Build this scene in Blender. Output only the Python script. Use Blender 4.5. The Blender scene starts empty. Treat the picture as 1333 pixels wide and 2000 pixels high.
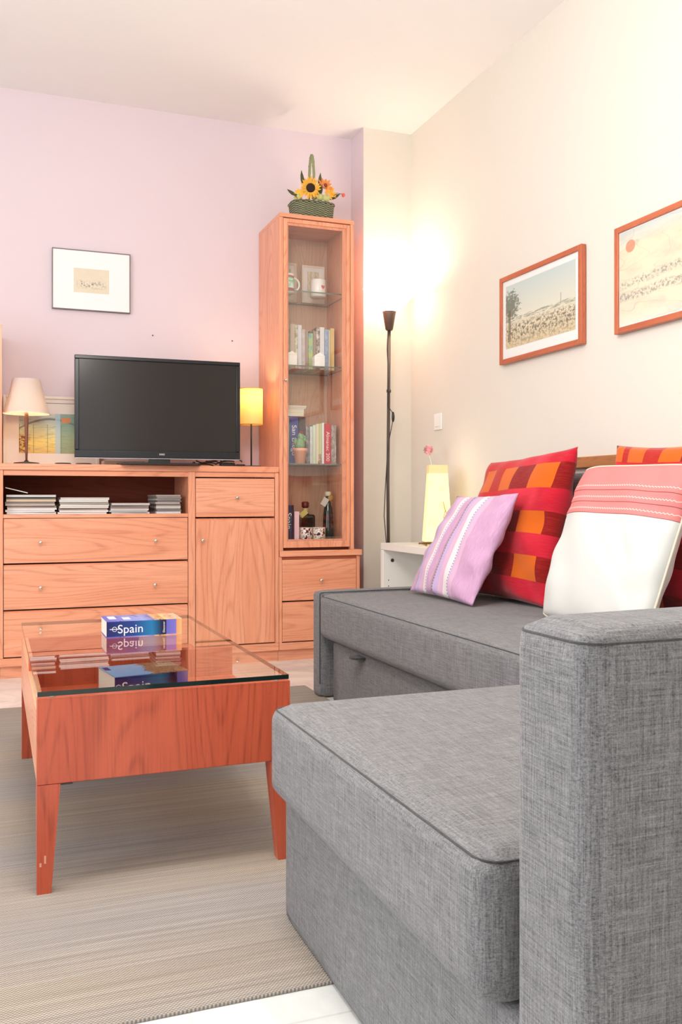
import bpy, bmesh, math, random
from mathutils import Vector, Matrix
R = math.radians
PI = math.pi
rnd = random.Random(7)
scene = bpy.context.scene
COL = scene.collection

# ------------------------------------------------------------------ camera, world, light, exposure
cd = bpy.data.cameras.new('camera')
cam = bpy.data.objects.new('camera', cd)
COL.objects.link(cam)
cam.location = (0, 0, 0.81)
cam.rotation_euler = (R(90), 0, R(-20.8))
cd.sensor_fit = 'VERTICAL'
cd.sensor_height = 36
cd.sensor_width = 24
cd.lens = 36 * 1790 / 2000
cd.shift_y = -0.0125
cd.clip_start = 0.05
scene.camera = cam

w = bpy.data.worlds.new('sky')
scene.world = w
w.use_nodes = True
w.node_tree.nodes['Background'].inputs[0].default_value = (0.92, 0.96, 1, 1)
w.node_tree.nodes['Background'].inputs[1].default_value = 1.0

scene.view_settings.view_transform = 'Standard'
scene.view_settings.look = 'None'
scene.view_settings.gamma = 1
scene.view_settings.use_curve_mapping = False
scene.view_settings.exposure = 0.38


def area(name, loc, rot, sx, sy, power, col, spread=180):
    l = bpy.data.lights.new(name, 'AREA')
    l.shape = 'RECTANGLE'
    l.size = sx
    l.size_y = sy
    l.energy = power
    l.color = col
    l.spread = R(spread)
    o = bpy.data.objects.new(name, l)
    COL.objects.link(o)
    o.location = loc
    o.rotation_euler = rot
    return o


area('window_daylight_left', (-2.22, 1.5, 1.45), (0, R(-90), 0), 1.9, 2.6, 48, (0.90, 0.96, 1.0))
area('window_daylight_rear', (-0.2, -1.58, 1.45), (R(90), 0, 0), 2.6, 1.9, 11, (1.0, 0.97, 0.93))


def point(name, loc, power, col, rad):
    l = bpy.data.lights.new(name, 'POINT')
    l.energy = power
    l.color = col
    l.shadow_soft_size = rad
    o = bpy.data.objects.new(name, l)
    COL.objects.link(o)
    o.location = loc
    return o


point('overhead_fill_light', (0.25, 1.55, 2.12), 74, (1.0, 0.95, 0.88), 0.28)  # added unseen fill that evens out tops, fronts and ceiling; no fixture modelled

# ------------------------------------------------------------------ node helper
def srgb(r, g, b):
    def f(c):
        c /= 255
        return c / 12.92 if c <= 0.04045 else ((c + 0.055) / 1.055) ** 2.4
    return (f(r), f(g), f(b), 1)


class G:
    def __init__(s, name, rough=0.5, spec=0.5, col=(0.8, 0.8, 0.8, 1)):
        s.m = bpy.data.materials.new(name)
        s.m.use_nodes = True
        s.t = s.m.node_tree
        s.b = s.t.nodes['Principled BSDF']
        s.b.inputs['Roughness'].default_value = rough
        s.b.inputs['Specular IOR Level'].default_value = spec
        s.b.inputs['Base Color'].default_value = col

    def put(s, sock, v):
        if hasattr(v, 'links') or isinstance(v, bpy.types.NodeSocket):
            s.t.links.new(v, sock)
        else:
            sock.default_value = v

    def coord(s, kind='Object'):
        return s.t.nodes.new('ShaderNodeTexCoord').outputs[kind]

    def rand(s):
        return s.t.nodes.new('ShaderNodeObjectInfo').outputs['Random']

    def mapping(s, v, scale=(1, 1, 1), loc=(0, 0, 0), rot=(0, 0, 0)):
        n = s.t.nodes.new('ShaderNodeMapping')
        s.put(n.inputs['Vector'], v)
        n.inputs['Scale'].default_value = scale
        n.inputs['Location'].default_value = loc
        n.inputs['Rotation'].default_value = rot
        return n.outputs[0]

    def noise(s, v, scale=5, detail=2, rough=0.5, dist=0):
        n = s.t.nodes.new('ShaderNodeTexNoise')
        s.put(n.inputs['Vector'], v)
        n.inputs['Scale'].default_value = scale
        n.inputs['Detail'].default_value = detail
        n.inputs['Roughness'].default_value = rough
        n.inputs['Distortion'].default_value = dist
        return n.outputs['Fac']

    def voro(s, v, scale=5, out='Distance'):
        n = s.t.nodes.new('ShaderNodeTexVoronoi')
        s.put(n.inputs['Vector'], v)
        n.inputs['Scale'].default_value = scale
        return n.outputs[out]

    def ma(s, op, a, b=0.0, c=0.0, clamp=False):
        n = s.t.nodes.new('ShaderNodeMath')
        n.operation = op
        n.use_clamp = clamp
        s.put(n.inputs[0], a)
        s.put(n.inputs[1], b)
        s.put(n.inputs[2], c)
        return n.outputs[0]

    def vadd(s, a, b):
        n = s.t.nodes.new('ShaderNodeVectorMath')
        s.put(n.inputs[0], a)
        s.put(n.inputs[1], b)
        return n.outputs[0]

    def sep(s, v):
        n = s.t.nodes.new('ShaderNodeSeparateXYZ')
        s.put(n.inputs[0], v)
        return n.outputs

    def mix(s, f, a, b, mode='MIX'):
        n = s.t.nodes.new('ShaderNodeMix')
        n.data_type = 'RGBA'
        n.blend_type = mode
        s.put(n.inputs[0], f)
        s.put(n.inputs[6], a)
        s.put(n.inputs[7], b)
        return n.outputs[2]

    def ramp(s, f, stops, const=False):
        n = s.t.nodes.new('ShaderNodeValToRGB')
        s.put(n.inputs[0], f)
        r = n.color_ramp
        if const:
            r.interpolation = 'CONSTANT'
        while len(r.elements) < len(stops):
            r.elements.new(0.5)
        for e, (p, c) in zip(r.elements, stops):
            e.position = p
            e.color = c if len(c) == 4 else (*c, 1)
        return n.outputs[0]

    def range(s, v, a, b, c=0.0, d=1.0):
        n = s.t.nodes.new('ShaderNodeMapRange')
        s.put(n.inputs[0], v)
        for i, q in enumerate((a, b, c, d)):
            n.inputs[i + 1].default_value = q
        return n.outputs[0]

    def box(s, u, v, u0, u1, v0, v1):
        a = s.ma('MULTIPLY', s.ma('GREATER_THAN', u, u0), s.ma('LESS_THAN', u, u1))
        b = s.ma('MULTIPLY', s.ma('GREATER_THAN', v, v0), s.ma('LESS_THAN', v, v1))
        return s.ma('MULTIPLY', a, b)

    def color(s, c):
        s.put(s.b.inputs['Base Color'], c)
        return s

    def bump(s, h, strength=0.2, dist=0.01):
        n = s.t.nodes.new('ShaderNodeBump')
        n.inputs['Strength'].default_value = strength
        n.inputs['Distance'].default_value = dist
        s.put(n.inputs['Height'], h)
        s.t.links.new(n.outputs[0], s.b.inputs['Normal'])
        return s

    def emit(s, c, k):
        s.put(s.b.inputs['Emission Color'], c)
        s.b.inputs['Emission Strength'].default_value = k
        return s


def plain(name, c, rough=0.5, spec=0.5, metal=0):
    g = G(name, rough, spec, srgb(*c))
    g.b.inputs['Metallic'].default_value = metal
    return g.m


def paint(name, c, bump=0.04):
    g = G(name, 0.75, 0.2)
    v = g.coord()
    n = g.noise(v, 1.2, 2)
    c0 = srgb(*c)
    c1 = tuple(x * 0.965 for x in c0[:3]) + (1,)
    g.color(g.mix(n, c0, c1))
    g.bump(g.noise(v, 60, 3), bump, 0.003)
    return g.m


def wood(name, axis, light, mid, dark, rough=0.32, cross=6.0, spec=0.5):
    """cherry veneer, grain running along axis"""
    g = G(name, rough, spec)
    v = g.coord()
    r = g.rand()
    off = g.t.nodes.new('ShaderNodeCombineXYZ')
    for i in range(3):
        g.put(off.inputs[i], g.ma('MULTIPLY', r, 7.3 + 3 * i))
    v = g.vadd(v, off.outputs[0])
    sc = [cross] * 3
    sc[axis] = cross * 0.11
    n1 = g.noise(g.mapping(v, sc), 1.0, 1.5, 0.4, 0.25)
    ring = g.ma('SINE', g.ma('MULTIPLY', n1, 150))
    ring = g.ma('POWER', g.range(ring, -1, 1), 5.0)
    sf = [190] * 3
    sf[axis] = 5
    n2 = g.noise(g.mapping(v, sf), 1.0, 2, 0.6)
    sp = [900] * 3
    sp[axis] = 40
    n3 = g.noise(g.mapping(v, sp), 1.0, 1, 0.6)
    sb = [14] * 3
    sb[axis] = 0.8
    n4 = g.noise(g.mapping(v, sb), 1.0, 2, 0.5)
    base = g.mix(g.range(n4, 0.3, 0.7), srgb(*light), srgb(*mid))
    base = g.mix(g.ma('MULTIPLY', ring, g.range(n2, 0.3, 0.75, 0.08, 0.5)), base, srgb(*dark))
    base = g.mix(g.range(n2, 0.45, 0.8, 0, 0.22), base, srgb(*dark))
    base = g.mix(g.range(n3, 0.62, 0.72, 0, 0.25), base, srgb(*dark))
    g.color(base)
    g.bump(n2, 0.05, 0.001)
    return g.m


def fabric(name, dark, light, tint=None, scale=1.0, rough=0.95):
    """heathered linen weave: slubs along all three axes"""
    g = G(name, rough, 0.15)
    v = g.coord()
    tot = None
    for ax in range(3):
        s1 = [420 * scale] * 3
        s1[ax] = 14 * scale
        n = g.noise(g.mapping(v, s1), 1.0, 2, 0.65)
        s2 = [190 * scale] * 3
        s2[ax] = 9 * scale
        m = g.noise(g.mapping(v, s2), 1.0, 1, 0.6)
        q = g.ma('ADD', g.ma('MULTIPLY', n, 0.6), g.ma('MULTIPLY', m, 0.4))
        tot = q if tot is None else g.ma('ADD', tot, q)
    f = g.range(tot, 1.15, 1.85)
    c = g.mix(f, srgb(*dark), srgb(*light))
    if tint:
        c = g.mix(g.range(g.noise(v, 3, 2), 0.35, 0.65, 0, 0.35), c, srgb(*tint))
    g.color(c)
    g.bump(f, 0.35, 0.0015)
    g.b.inputs['Sheen Weight'].default_value = 0.15
    g.b.inputs['Sheen Roughness'].default_value = 0.6
    return g.m


def thin_glass(name, tint=(0.93, 0.98, 0.95, 1), ior=1.5, rough=0.0, boost=1.0):
    m = bpy.data.materials.new(name)
    m.use_nodes = True
    t = m.node_tree
    t.nodes.clear()
    out = t.nodes.new('ShaderNodeOutputMaterial')
    mx = t.nodes.new('ShaderNodeMixShader')
    tr = t.nodes.new('ShaderNodeBsdfTransparent')
    tr.inputs[0].default_value = tint
    gl = t.nodes.new('ShaderNodeBsdfGlossy')
    gl.inputs['Roughness'].default_value = rough
    gl.inputs[0].default_value = (1, 1, 1, 1)
    fr = t.nodes.new('ShaderNodeFresnel')
    fr.inputs[0].default_value = ior
    mu = t.nodes.new('ShaderNodeMath')
    mu.operation = 'MULTIPLY'
    mu.use_clamp = True
    mu.inputs[1].default_value = boost
    t.links.new(fr.outputs[0], mu.inputs[0])
    gn = t.nodes.new('ShaderNodeNewGeometry')
    sb_ = t.nodes.new('ShaderNodeMath')
    sb_.operation = 'SUBTRACT'
    sb_.inputs[0].default_value = 1
    t.links.new(gn.outputs['Backfacing'], sb_.inputs[1])
    m2_ = t.nodes.new('ShaderNodeMath')
    m2_.operation = 'MULTIPLY'
    t.links.new(mu.outputs[0], m2_.inputs[0])
    t.links.new(sb_.outputs[0], m2_.inputs[1])
    t.links.new(m2_.outputs[0], mx.inputs[0])
    t.links.new(tr.outputs[0], mx.inputs[1])
    t.links.new(gl.outputs[0], mx.inputs[2])
    t.links.new(mx.outputs[0], out.inputs[0])
    return m


# ------------------------------------------------------------------ mesh helpers
ORG = {}


class MB:
    """collects shapes into one bmesh; coordinates are world unless said otherwise"""
    def __init__(s):
        s.bm = bmesh.new()
        s.uv = s.bm.loops.layers.uv.new('UVMap')

    def _mi(s, faces, mi, smooth=False):
        for f in faces:
            f.material_index = mi
            f.smooth = smooth

    def box(s, x0, y0, z0, x1, y1, z1, bev=0.0, seg=2, mi=0, smooth=False):
        x0, x1 = sorted((x0, x1)); y0, y1 = sorted((y0, y1)); z0, z1 = sorted((z0, z1))
        v = [s.bm.verts.new(p) for p in ((x0, y0, z0), (x1, y0, z0), (x1, y1, z0), (x0, y1, z0), (x0, y0, z1), (x1, y0, z1), (x1, y1, z1), (x0, y1, z1))]
        fs = [s.bm.faces.new([v[i] for i in q]) for q in ((0, 3, 2, 1), (4, 5, 6, 7), (0, 1, 5, 4), (1, 2, 6, 5), (2, 3, 7, 6), (3, 0, 4, 7))]
        s._mi(fs, mi, smooth)
        if bev > 0:
            es = list({e for f in fs for e in f.edges})
            r = bmesh.ops.bevel(s.bm, geom=es, offset=bev, segments=seg, profile=0.5, affect='EDGES')
            s._mi(r['faces'], mi, True)
        return s

    def prism(s, pts, z0, z1, taper=None, mi=0):
        """pts: base polygon (x,y); taper: top polygon"""
        tp = taper or pts
        a = [s.bm.verts.new((x, y, z0)) for x, y in pts]
        b = [s.bm.verts.new((x, y, z1)) for x, y in tp]
        n = len(a)
        fs = [s.bm.faces.new(a[::-1]), s.bm.faces.new(b)]
        for i in range(n):
            fs.append(s.bm.faces.new((a[i], a[(i + 1) % n], b[(i + 1) % n], b[i])))
        s._mi(fs, mi)
        return s

    def lathe(s, prof, c=(0, 0, 0), n=32, mi=0, smooth=True, cap=True, axis=None):
        """prof: (r, z) list; axis: optional Matrix to orient"""
        rings = []
        M = axis or Matrix.Identity(3)
        c = Vector(c)
        for r, z in prof:
            if r < 1e-6:
                rings.append([s.bm.verts.new(c + M @ Vector((0, 0, z)))])
            else:
                rings.append([s.bm.verts.new(c + M @ Vector((r * math.cos(2 * PI * i / n), r * math.sin(2 * PI * i / n), z))) for i in range(n)])
        fs = []
        for a, b in zip(rings, rings[1:]):
            for i in range(n):
                j = (i + 1) % n
                if len(a) == 1 and len(b) == 1:
                    continue
                if len(a) == 1:
                    fs.append(s.bm.faces.new((a[0], b[j], b[i])))
                elif len(b) == 1:
                    fs.append(s.bm.faces.new((a[i], a[j], b[0])))
                else:
                    fs.append(s.bm.faces.new((a[i], a[j], b[j], b[i])))
        if cap:
            if len(rings[0]) > 1:
                fs.append(s.bm.faces.new(rings[0][::-1]))
            if len(rings[-1]) > 1:
                fs.append(s.bm.faces.new(rings[-1]))
        s._mi(fs, mi, smooth)
        return s

    def tube(s, pts, r, n=10, mi=0, closed=False):
        pts = [Vector(p) for p in pts]
        rings = []
        up = Vector((0.13, 0.21, 1)).normalized()
        for i, p in enumerate(pts):
            if closed:
                d = pts[(i + 1) % len(pts)] - pts[i - 1]
            else:
                d = pts[min(i + 1, len(pts) - 1)] - pts[max(i - 1, 0)]
            d.normalize()
            a = d.cross(up)
            if a.length < 0.05:
                a = d.cross(Vector((1, 0, 0)))
            a.normalize()
            b = d.cross(a)
            rr = r[i] if isinstance(r, (list, tuple)) else r
            rings.append([s.bm.verts.new(p + (a * math.cos(2 * PI * k / n) + b * math.sin(2 * PI * k / n)) * rr) for k in range(n)])
        fs = []
        m = len(rings)
        for i in range(m if closed else m - 1):
            A, B = rings[i], rings[(i + 1) % m]
            for k in range(n):
                fs.append(s.bm.faces.new((A[k], A[(k + 1) % n], B[(k + 1) % n], B[k])))
        if not closed:
            fs.append(s.bm.faces.new(rings[0][::-1]))
            fs.append(s.bm.faces.new(rings[-1]))
        s._mi(fs, mi, True)
        return s

    def quad(s, pts, mi=0, uvs=((0, 0), (1, 0), (1, 1), (0, 1))):
        v = [s.bm.verts.new(p) for p in pts]
        f = s.bm.faces.new(v)
        f.material_index = mi
        for l, u in zip(f.loops, uvs):
            l[s.uv].uv = u
        return s

    def blob(s, c, rx, ry, rz, mi=0, n=14, fn=None):
        r = bmesh.ops.create_uvsphere(s.bm, u_segments=n * 2, v_segments=n, radius=1)
        for v in r['verts']:
            k = fn(v.co) if fn else 1
            v.co = Vector((c[0] + v.co.x * rx * k, c[1] + v.co.y * ry * k, c[2] + v.co.z * rz * k))
        s._mi({f for v in r['verts'] for f in v.link_faces}, mi, True)
        return s

    def slab(s, x0, y0, z0, x1, y1, z1, r=0.03, puff=0.0, cuts=10, mi=0):
        """soft upholstered block: rounded box, faces puffed"""
        b2 = bmesh.new()
        bmesh.ops.create_cube(b2, size=1)
        bmesh.ops.subdivide_edges(b2, edges=b2.edges[:], cuts=cuts, use_grid_fill=True)
        cx, cy, cz = (x0 + x1) / 2, (y0 + y1) / 2, (z0 + z1) / 2
        hx, hy, hz = abs(x1 - x0) / 2, abs(y1 - y0) / 2, abs(z1 - z0) / 2
        for v in b2.verts:
            q = Vector((v.co.x * 2, v.co.y * 2, v.co.z * 2))
            # redistribute so there is resolution near the rounded edges
            q = Vector([math.copysign(abs(a) ** 0.55, a) if abs(a) < 1 else a for a in q])
            p = Vector((q.x * hx, q.y * hy, q.z * hz))
            inn = Vector((max(-hx + r, min(hx - r, p.x)), max(-hy + r, min(hy - r, p.y)), max(-hz + r, min(hz - r, p.z))))
            d = p - inn
            if d.length > 1e-9:
                p = inn + d.normalized() * r
            if puff:
                k = (1 - q.x ** 2) * (1 - q.y ** 2)
                if abs(q.z) > 0.99:
                    p.z += math.copysign(puff * k, q.z)
            v.co = p + Vector((cx, cy, cz))
        me = bpy.data.meshes.new('t')
        b2.to_mesh(me)
        b2.free()
        n0 = len(s.bm.faces)
        s.bm.from_mesh(me)
        bpy.data.meshes.remove(me)
        s.bm.faces.ensure_lookup_table()
        s._mi(s.bm.faces[n0:], mi, True)
        return s


def meta(o, label=None, cat=None, group=None, kind=None):
    if label: o['label'] = label
    if cat: o['category'] = cat
    if group: o['group'] = group
    if kind: o['kind'] = kind
    return o


def thing(name, label, cat, loc=(0, 0, 0), rz=0, group=None):
    o = bpy.data.objects.new(name, None)
    o.empty_display_size = 0.05
    COL.objects.link(o)
    o.location = loc
    o.rotation_euler = (0, 0, rz)
    ORG[o] = Vector(loc)
    return meta(o, label, cat, group)


def obj(name, mb, mats, parent=None, local=False, label=None, origin=None, fix=True):
    """links a mesh object. World coordinates are turned into the parent's frame unless local"""
    if parent is not None and parent in ORG:
        org = ORG[parent]
    else:
        org = Vector(origin) if origin is not None else Vector((0, 0, 0))
    if not local:
        for v in mb.bm.verts:
            v.co -= org
    if fix:
        bmesh.ops.recalc_face_normals(mb.bm, faces=mb.bm.faces[:])
    me = bpy.data.meshes.new(name)
    mb.bm.to_mesh(me)
    mb.bm.free()
    if not isinstance(mats, (list, tuple)):
        mats = [mats]
    for m in mats:
        me.materials.append(m)
    o = bpy.data.objects.new(name, me)
    COL.objects.link(o)
    if parent is not None:
        o.parent = parent
        ORG[o] = org
    else:
        o.location = org
        ORG[o] = org
    if label:
        o['label'] = label
    return o


def text(name, s, size, mat, parent, mtx, extr=0.0002, spacing=1.0, sx=1.0):
    c = bpy.data.curves.new('t', 'FONT')
    c.body = s
    c.size = size
    c.extrude = extr
    c.space_character = spacing
    c.align_x = 'CENTER'
    c.align_y = 'CENTER'
    t = bpy.data.objects.new('t', c)
    COL.objects.link(t)
    bpy.context.view_layer.update()
    me = bpy.data.meshes.new_from_object(t.evaluated_get(bpy.context.evaluated_depsgraph_get()))
    bpy.data.objects.remove(t)
    me.transform(Matrix.Diagonal((sx, 1, 1, 1)))
    me.transform(mtx)
    me.materials.clear()
    me.materials.append(mat)
    o = bpy.data.objects.new(name, me)
    COL.objects.link(o)
    o.parent = parent
    return o


def struct(name, mb, mat):
    o = obj(name, mb, mat)
    o['kind'] = 'structure'
    return o


def dup(src, loc, label, rz=None, sc=None):
    def cp(o, par):
        c = o.copy()
        COL.objects.link(c)
        c.parent = par
        for ch in list(o.children):
            cp(ch, c)
        return c
    r = cp(src, None)
    r.location = loc
    if rz is not None: r.rotation_euler = (0, 0, rz)
    if sc: r.scale = sc
    r['label'] = label
    return r


# ------------------------------------------------------------------ materials
LT, MD, DK = (240, 170, 136), (232, 154, 118), (178, 92, 64)
W = [wood('cherry_veneer_%s' % 'xyz'[a], a, LT, MD, DK) for a in range(3)]
TW = [wood('cherry_table_shaded_%s' % 'xyz'[a], a, (196, 92, 64), (184, 80, 54), (108, 38, 26)) for a in range(3)]  # darker copy of the cherry; weaker light on the table put into colour
FW = [wood('cherry_frame_%s' % 'xyz'[a], a, (200, 112, 76), (182, 92, 60), (140, 66, 42), cross=20) for a in range(3)]
RAILW = wood('oak_rail', 1, (196, 138, 92), (182, 120, 76), (140, 84, 50), cross=14)
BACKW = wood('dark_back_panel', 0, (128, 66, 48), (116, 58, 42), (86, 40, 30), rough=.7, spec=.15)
INW = wood('pale_inside_panel', 2, (222, 184, 156), (214, 172, 144), (176, 130, 104))
LILAC = paint('lilac_wall_paint', (224, 208, 215))
CREAM = paint('cream_wall_paint', (225, 219, 209))
CEIL = paint('white_ceiling_paint', (246, 243, 242), 0.02)
WHITE = plain('white_lacquer', (238, 236, 230), 0.35)
WPLAST = plain('white_plastic', (240, 238, 235), 0.3)
CERAM = plain('white_ceramic', (244, 240, 234), 0.12)
BLACKM = plain('black_metal', (44, 38, 36), 0.35)
BLACKP = plain('black_plastic', (22, 21, 23), 0.25)
DARKCON = plain('dark_brown_cone', (78, 58, 50), 0.45)
STEEL = plain('brushed_knob_metal', (214, 206, 196), 0.25, metal=0.9)
PAPER = plain('book_pages', (232, 226, 212), 0.8, 0.1)
SOFA = fabric('grey_linen_upholstery', (60, 60, 63), (142, 141, 143), scale=2.0)
SOFAD = fabric('dark_grey_seam_cord', (50, 50, 52), (74, 72, 74))
GLASS = thin_glass('vitrine_glass', (0.97, 0.98, 0.97, 1), 1.5, 0.0, 2.2)
SHELFG = thin_glass('shelf_glass', (0.96, 0.98, 0.965, 1), 1.45, 0.0, 0.6)
TABLEG = thin_glass('table_glass', (0.93, 0.95, 0.93, 1), 1.5, 0.0, 1.1)
GEDGE = plain('green_glass_edge', (14, 34, 32), 0.08, 0.6)
SEDGE = plain('shelf_glass_edge', (96, 104, 96), 0.1, 0.6)


def mk_floor():
    g = G('white_marble_tile', 0.12, 0.5)
    v = g.coord()
    n = g.noise(v, 3.5, 5, 0.6, 1.5)
    c = g.mix(g.range(n, 0.42, 0.62), srgb(236, 236, 232), srgb(214, 215, 212))
    x, y, z = g.sep(v)
    def joint(a, off):
        q = g.ma('FRACT', g.ma('MULTIPLY', g.ma('ADD', a, off), 2.5))
        return g.ma('ADD', g.ma('LESS_THAN', q, 0.006), g.ma('GREATER_THAN', q, 0.994))
    j = g.ma('ADD', joint(x, 10.11), joint(y, 10.25), clamp=True)
    g.color(g.mix(g.ma('MULTIPLY', j, 0.45), c, srgb(186, 184, 178)))
    return g.m


def mk_rug():
    g = G('woven_stripe_rug', 0.9, 0.1)
    v = g.coord()
    x, y, z = g.sep(v)
    s1 = g.noise(g.mapping(v, (1.1, 75, 1)), 1.0, 3, 0.65)
    s2 = g.noise(g.mapping(v, (2.0, 260, 1)), 1.0, 2, 0.7)
    s3 = g.noise(g.mapping(v, (0.35, 3.2, 1)), 1.0, 1, 0.5)
    c = g.mix(g.range(s3, 0.38, 0.62), srgb(172, 166, 162), srgb(186, 172, 154))
    c = g.mix(g.range(s1, 0.35, 0.70, 0, 0.45), c, srgb(112, 106, 102))
    c = g.mix(g.range(s2, 0.5, 0.75, 0, 0.6), c, srgb(210, 203, 194))
    # weave: alternating thread crossings
    wx = g.ma('SINE', g.ma('MULTIPLY', x, 2 * PI / 0.0066))
    wy = g.ma('SINE', g.ma('MULTIPLY', y, 2 * PI / 0.0072))
    wv = g.ma('MULTIPLY', wx, wy)
    wv = g.range(wv, -0.7, 0.7)
    g.color(g.mix(g.ma('MULTIPLY', wv, 0.62), c, srgb(92, 86, 84)))
    g.bump(wv, 0.5, 0.002)
    return g.m


FLOOR, RUG = mk_floor(), mk_rug()


def art(name, kind):
    """simple printed pictures, drawn with noise in the sheet's own UV"""
    g = G(name, 0.6, 0.2)
    uv = g.coord('UV')
    u, v, _ = g.sep(uv)
    if kind == 'crowd':
        sky = g.ramp(v, [(0.0, srgb(214, 196, 160)), (0.35, srgb(222, 212, 186)), (0.45, srgb(214, 212, 196)), (1.0, srgb(190, 202, 200))])
        n = g.noise(g.mapping(uv, (34, 20, 1)), 1, 3, 0.7)
        ink = g.range(n, 0.46, 0.58)
        n9 = g.noise(g.mapping(uv, (70, 34, 1)), 1, 4, 0.8)
        ink = g.ma('MAXIMUM', ink, g.range(n9, 0.5, 0.62, 0, .8))
        crowd = g.ma('MULTIPLY', ink, g.ma('MULTIPLY', g.range(v, 0.42, 0.34), g.range(v, 0.0, 0.16, 0.35, 1)))
        c = g.mix(g.ma('MULTIPLY', crowd, 0.85), sky, srgb(92, 86, 78))
        n2 = g.noise(g.mapping(uv, (10, 40, 1)), 1, 3, 0.7)
        hill = g.ma('MULTIPLY', g.range(n2, 0.44, 0.56), g.ma('MULTIPLY', g.ma('GREATER_THAN', v, 0.41), g.ma('LESS_THAN', v, g.ma('ADD', 0.445, g.ma('MULTIPLY', g.noise(g.mapping(uv, (9, 1, 1)), 1, 2), 0.06)))))
        c = g.mix(g.ma('MULTIPLY', hill, 0.7), c, srgb(120, 122, 104))
        dx = g.ma('DIVIDE', g.ma('SUBTRACT', u, 0.07), 0.16)
        dy = g.ma('DIVIDE', g.ma('SUBTRACT', v, 0.66), 0.26)
        rr = g.ma('ADD', g.ma('MULTIPLY', dx, dx), g.ma('MULTIPLY', dy, dy))
        nt = g.noise(g.mapping(uv, (22, 22, 1)), 1, 3, 0.7)
        tree = g.range(g.ma('SUBTRACT', g.ma('MULTIPLY', g.ma('POWER', nt, 1.6), 3.6), rr), 0.35, 0.75)
        c = g.mix(g.ma('MULTIPLY', tree, 0.8), c, srgb(86, 92, 76))
        c = g.mix(g.ma('MULTIPLY', g.box(u, v, 0.04, 0.08, 0.1, 0.6), 0.7), c, srgb(110, 92, 76))
        c = g.mix(g.ma('MULTIPLY', g.box(u, v, 0.805, 0.815, 0.44, 0.60), 0.6), c, srgb(120, 116, 108))
        g.color(c)
    elif kind == 'map':
        base = g.ramp(v, [(0, srgb(216, 218, 204)), (0.12, srgb(224, 214, 190)), (0.8, srgb(226, 214, 186)), (1, srgb(198, 206, 204))])
        n0 = g.noise(g.mapping(uv, (4, 5, 1)), 1, 3, 0.6)
        c = g.mix(g.range(n0, 0.45, 0.65, 0, 0.5), base, srgb(186, 184, 168))
        n = g.noise(g.mapping(uv, (60, 26, 1)), 1, 3, 0.75)
        w1 = g.ma('ADD', 0.26, g.ma('MULTIPLY', g.noise(g.mapping(uv, (5, 1, 1)), 1, 2), 0.10))
        b1 = g.ma('MULTIPLY', g.range(n, 0.45, 0.58), g.range(g.ma('ABSOLUTE', g.ma('SUBTRACT', v, w1)), 0.06, 0.03))
        w2 = g.ma('ADD', 0.42, g.ma('MULTIPLY', u, 0.14))
        b2 = g.ma('MULTIPLY', g.range(n, 0.47, 0.6), g.range(g.ma('ABSOLUTE', g.ma('SUBTRACT', v, w2)), 0.06, 0.02))
        c = g.mix(g.ma('MULTIPLY', g.ma('ADD', b1, b2, clamp=True), 0.7), c, srgb(120, 112, 118))
        ln = g.ma('ABSOLUTE', g.ma('SUBTRACT', g.noise(g.mapping(uv, (3, 4, 1)), 1, 1), 0.5))
        c = g.mix(g.range(ln, 0.006, 0.0, 0, 0.35), c, srgb(150, 140, 130))
        dx = g.ma('DIVIDE', g.ma('SUBTRACT', u, 0.075), 0.035)
        dy = g.ma('DIVIDE', g.ma('SUBTRACT', v, 0.83), 0.07)
        rr = g.ma('ADD', g.ma('MULTIPLY', dx, dx), g.ma('MULTIPLY', dy, dy))
        c = g.mix(g.range(rr, 1.0, 0.8, 0, 0.8), c, srgb(206, 128, 98))
        g.color(c)
    elif kind == 'sketch':
        n0 = g.noise(uv, 3, 2)
        c = g.mix(n0, srgb(230, 216, 192), srgb(214, 206, 188))
        n = g.noise(g.mapping(uv, (16, 9, 1)), 1, 3, 0.7)
        m = g.ma('MULTIPLY', g.range(n, 0.5, 0.6), g.range(g.ma('ABSOLUTE', g.ma('SUBTRACT', v, 0.34)), 0.2, 0.06))
        m = g.ma('MULTIPLY', m, g.ma('MULTIPLY', g.range(u, 0.05, 0.2), g.range(u, 0.95, 0.8)))
        g.color(g.mix(g.ma('MULTIPLY', m, 0.8), c, srgb(110, 106, 112)))
    elif kind == 'pavilion':
        c = g.ramp(v, [(0, srgb(224, 196, 120)), (0.3, srgb(238, 222, 140)), (0.55, srgb(214, 218, 178)), (0.8, srgb(190, 206, 196)), (1, srgb(216, 220, 210))])
        n = g.noise(g.mapping(uv, (5, 30, 1)), 1, 3, 0.7)
        c = g.mix(g.range(n, 0.5, 0.66, 0, 0.6), c, srgb(120, 150, 140))
        st = g.ma('LESS_THAN', g.ma('FRACT', g.ma('MULTIPLY', u, 4.6)), 0.05)
        c = g.mix(g.ma('MULTIPLY', st, g.ma('MULTIPLY', g.ma('LESS_THAN', v, 0.72), 0.6)), c, srgb(110, 120, 90))
        rf = g.range(g.ma('ABSOLUTE', g.ma('SUBTRACT', g.ma('ADD', v, g.ma('MULTIPLY', g.ma('SUBTRACT', u, 0.5), g.ma('SUBTRACT', u, 0.5))), 0.86)), 0.035, 0.015)
        c = g.mix(g.ma('MULTIPLY', rf, 0.7), c, srgb(96, 84, 88))
        nb = g.noise(g.mapping(uv, (14, 14, 1)), 1, 3, 0.7)
        fig = g.ma('MULTIPLY', g.range(nb, 0.42, 0.56), g.ma('MULTIPLY', g.range(u, 0.2, 0.1), g.range(v, 0.5, 0.4)))
        c = g.mix(fig, c, srgb(128, 62, 34))
        c = g.mix(g.ma('MULTIPLY', g.box(u, v, 0.56, 0.64, 0, 1), 0.8), c, srgb(176, 208, 220))
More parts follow.
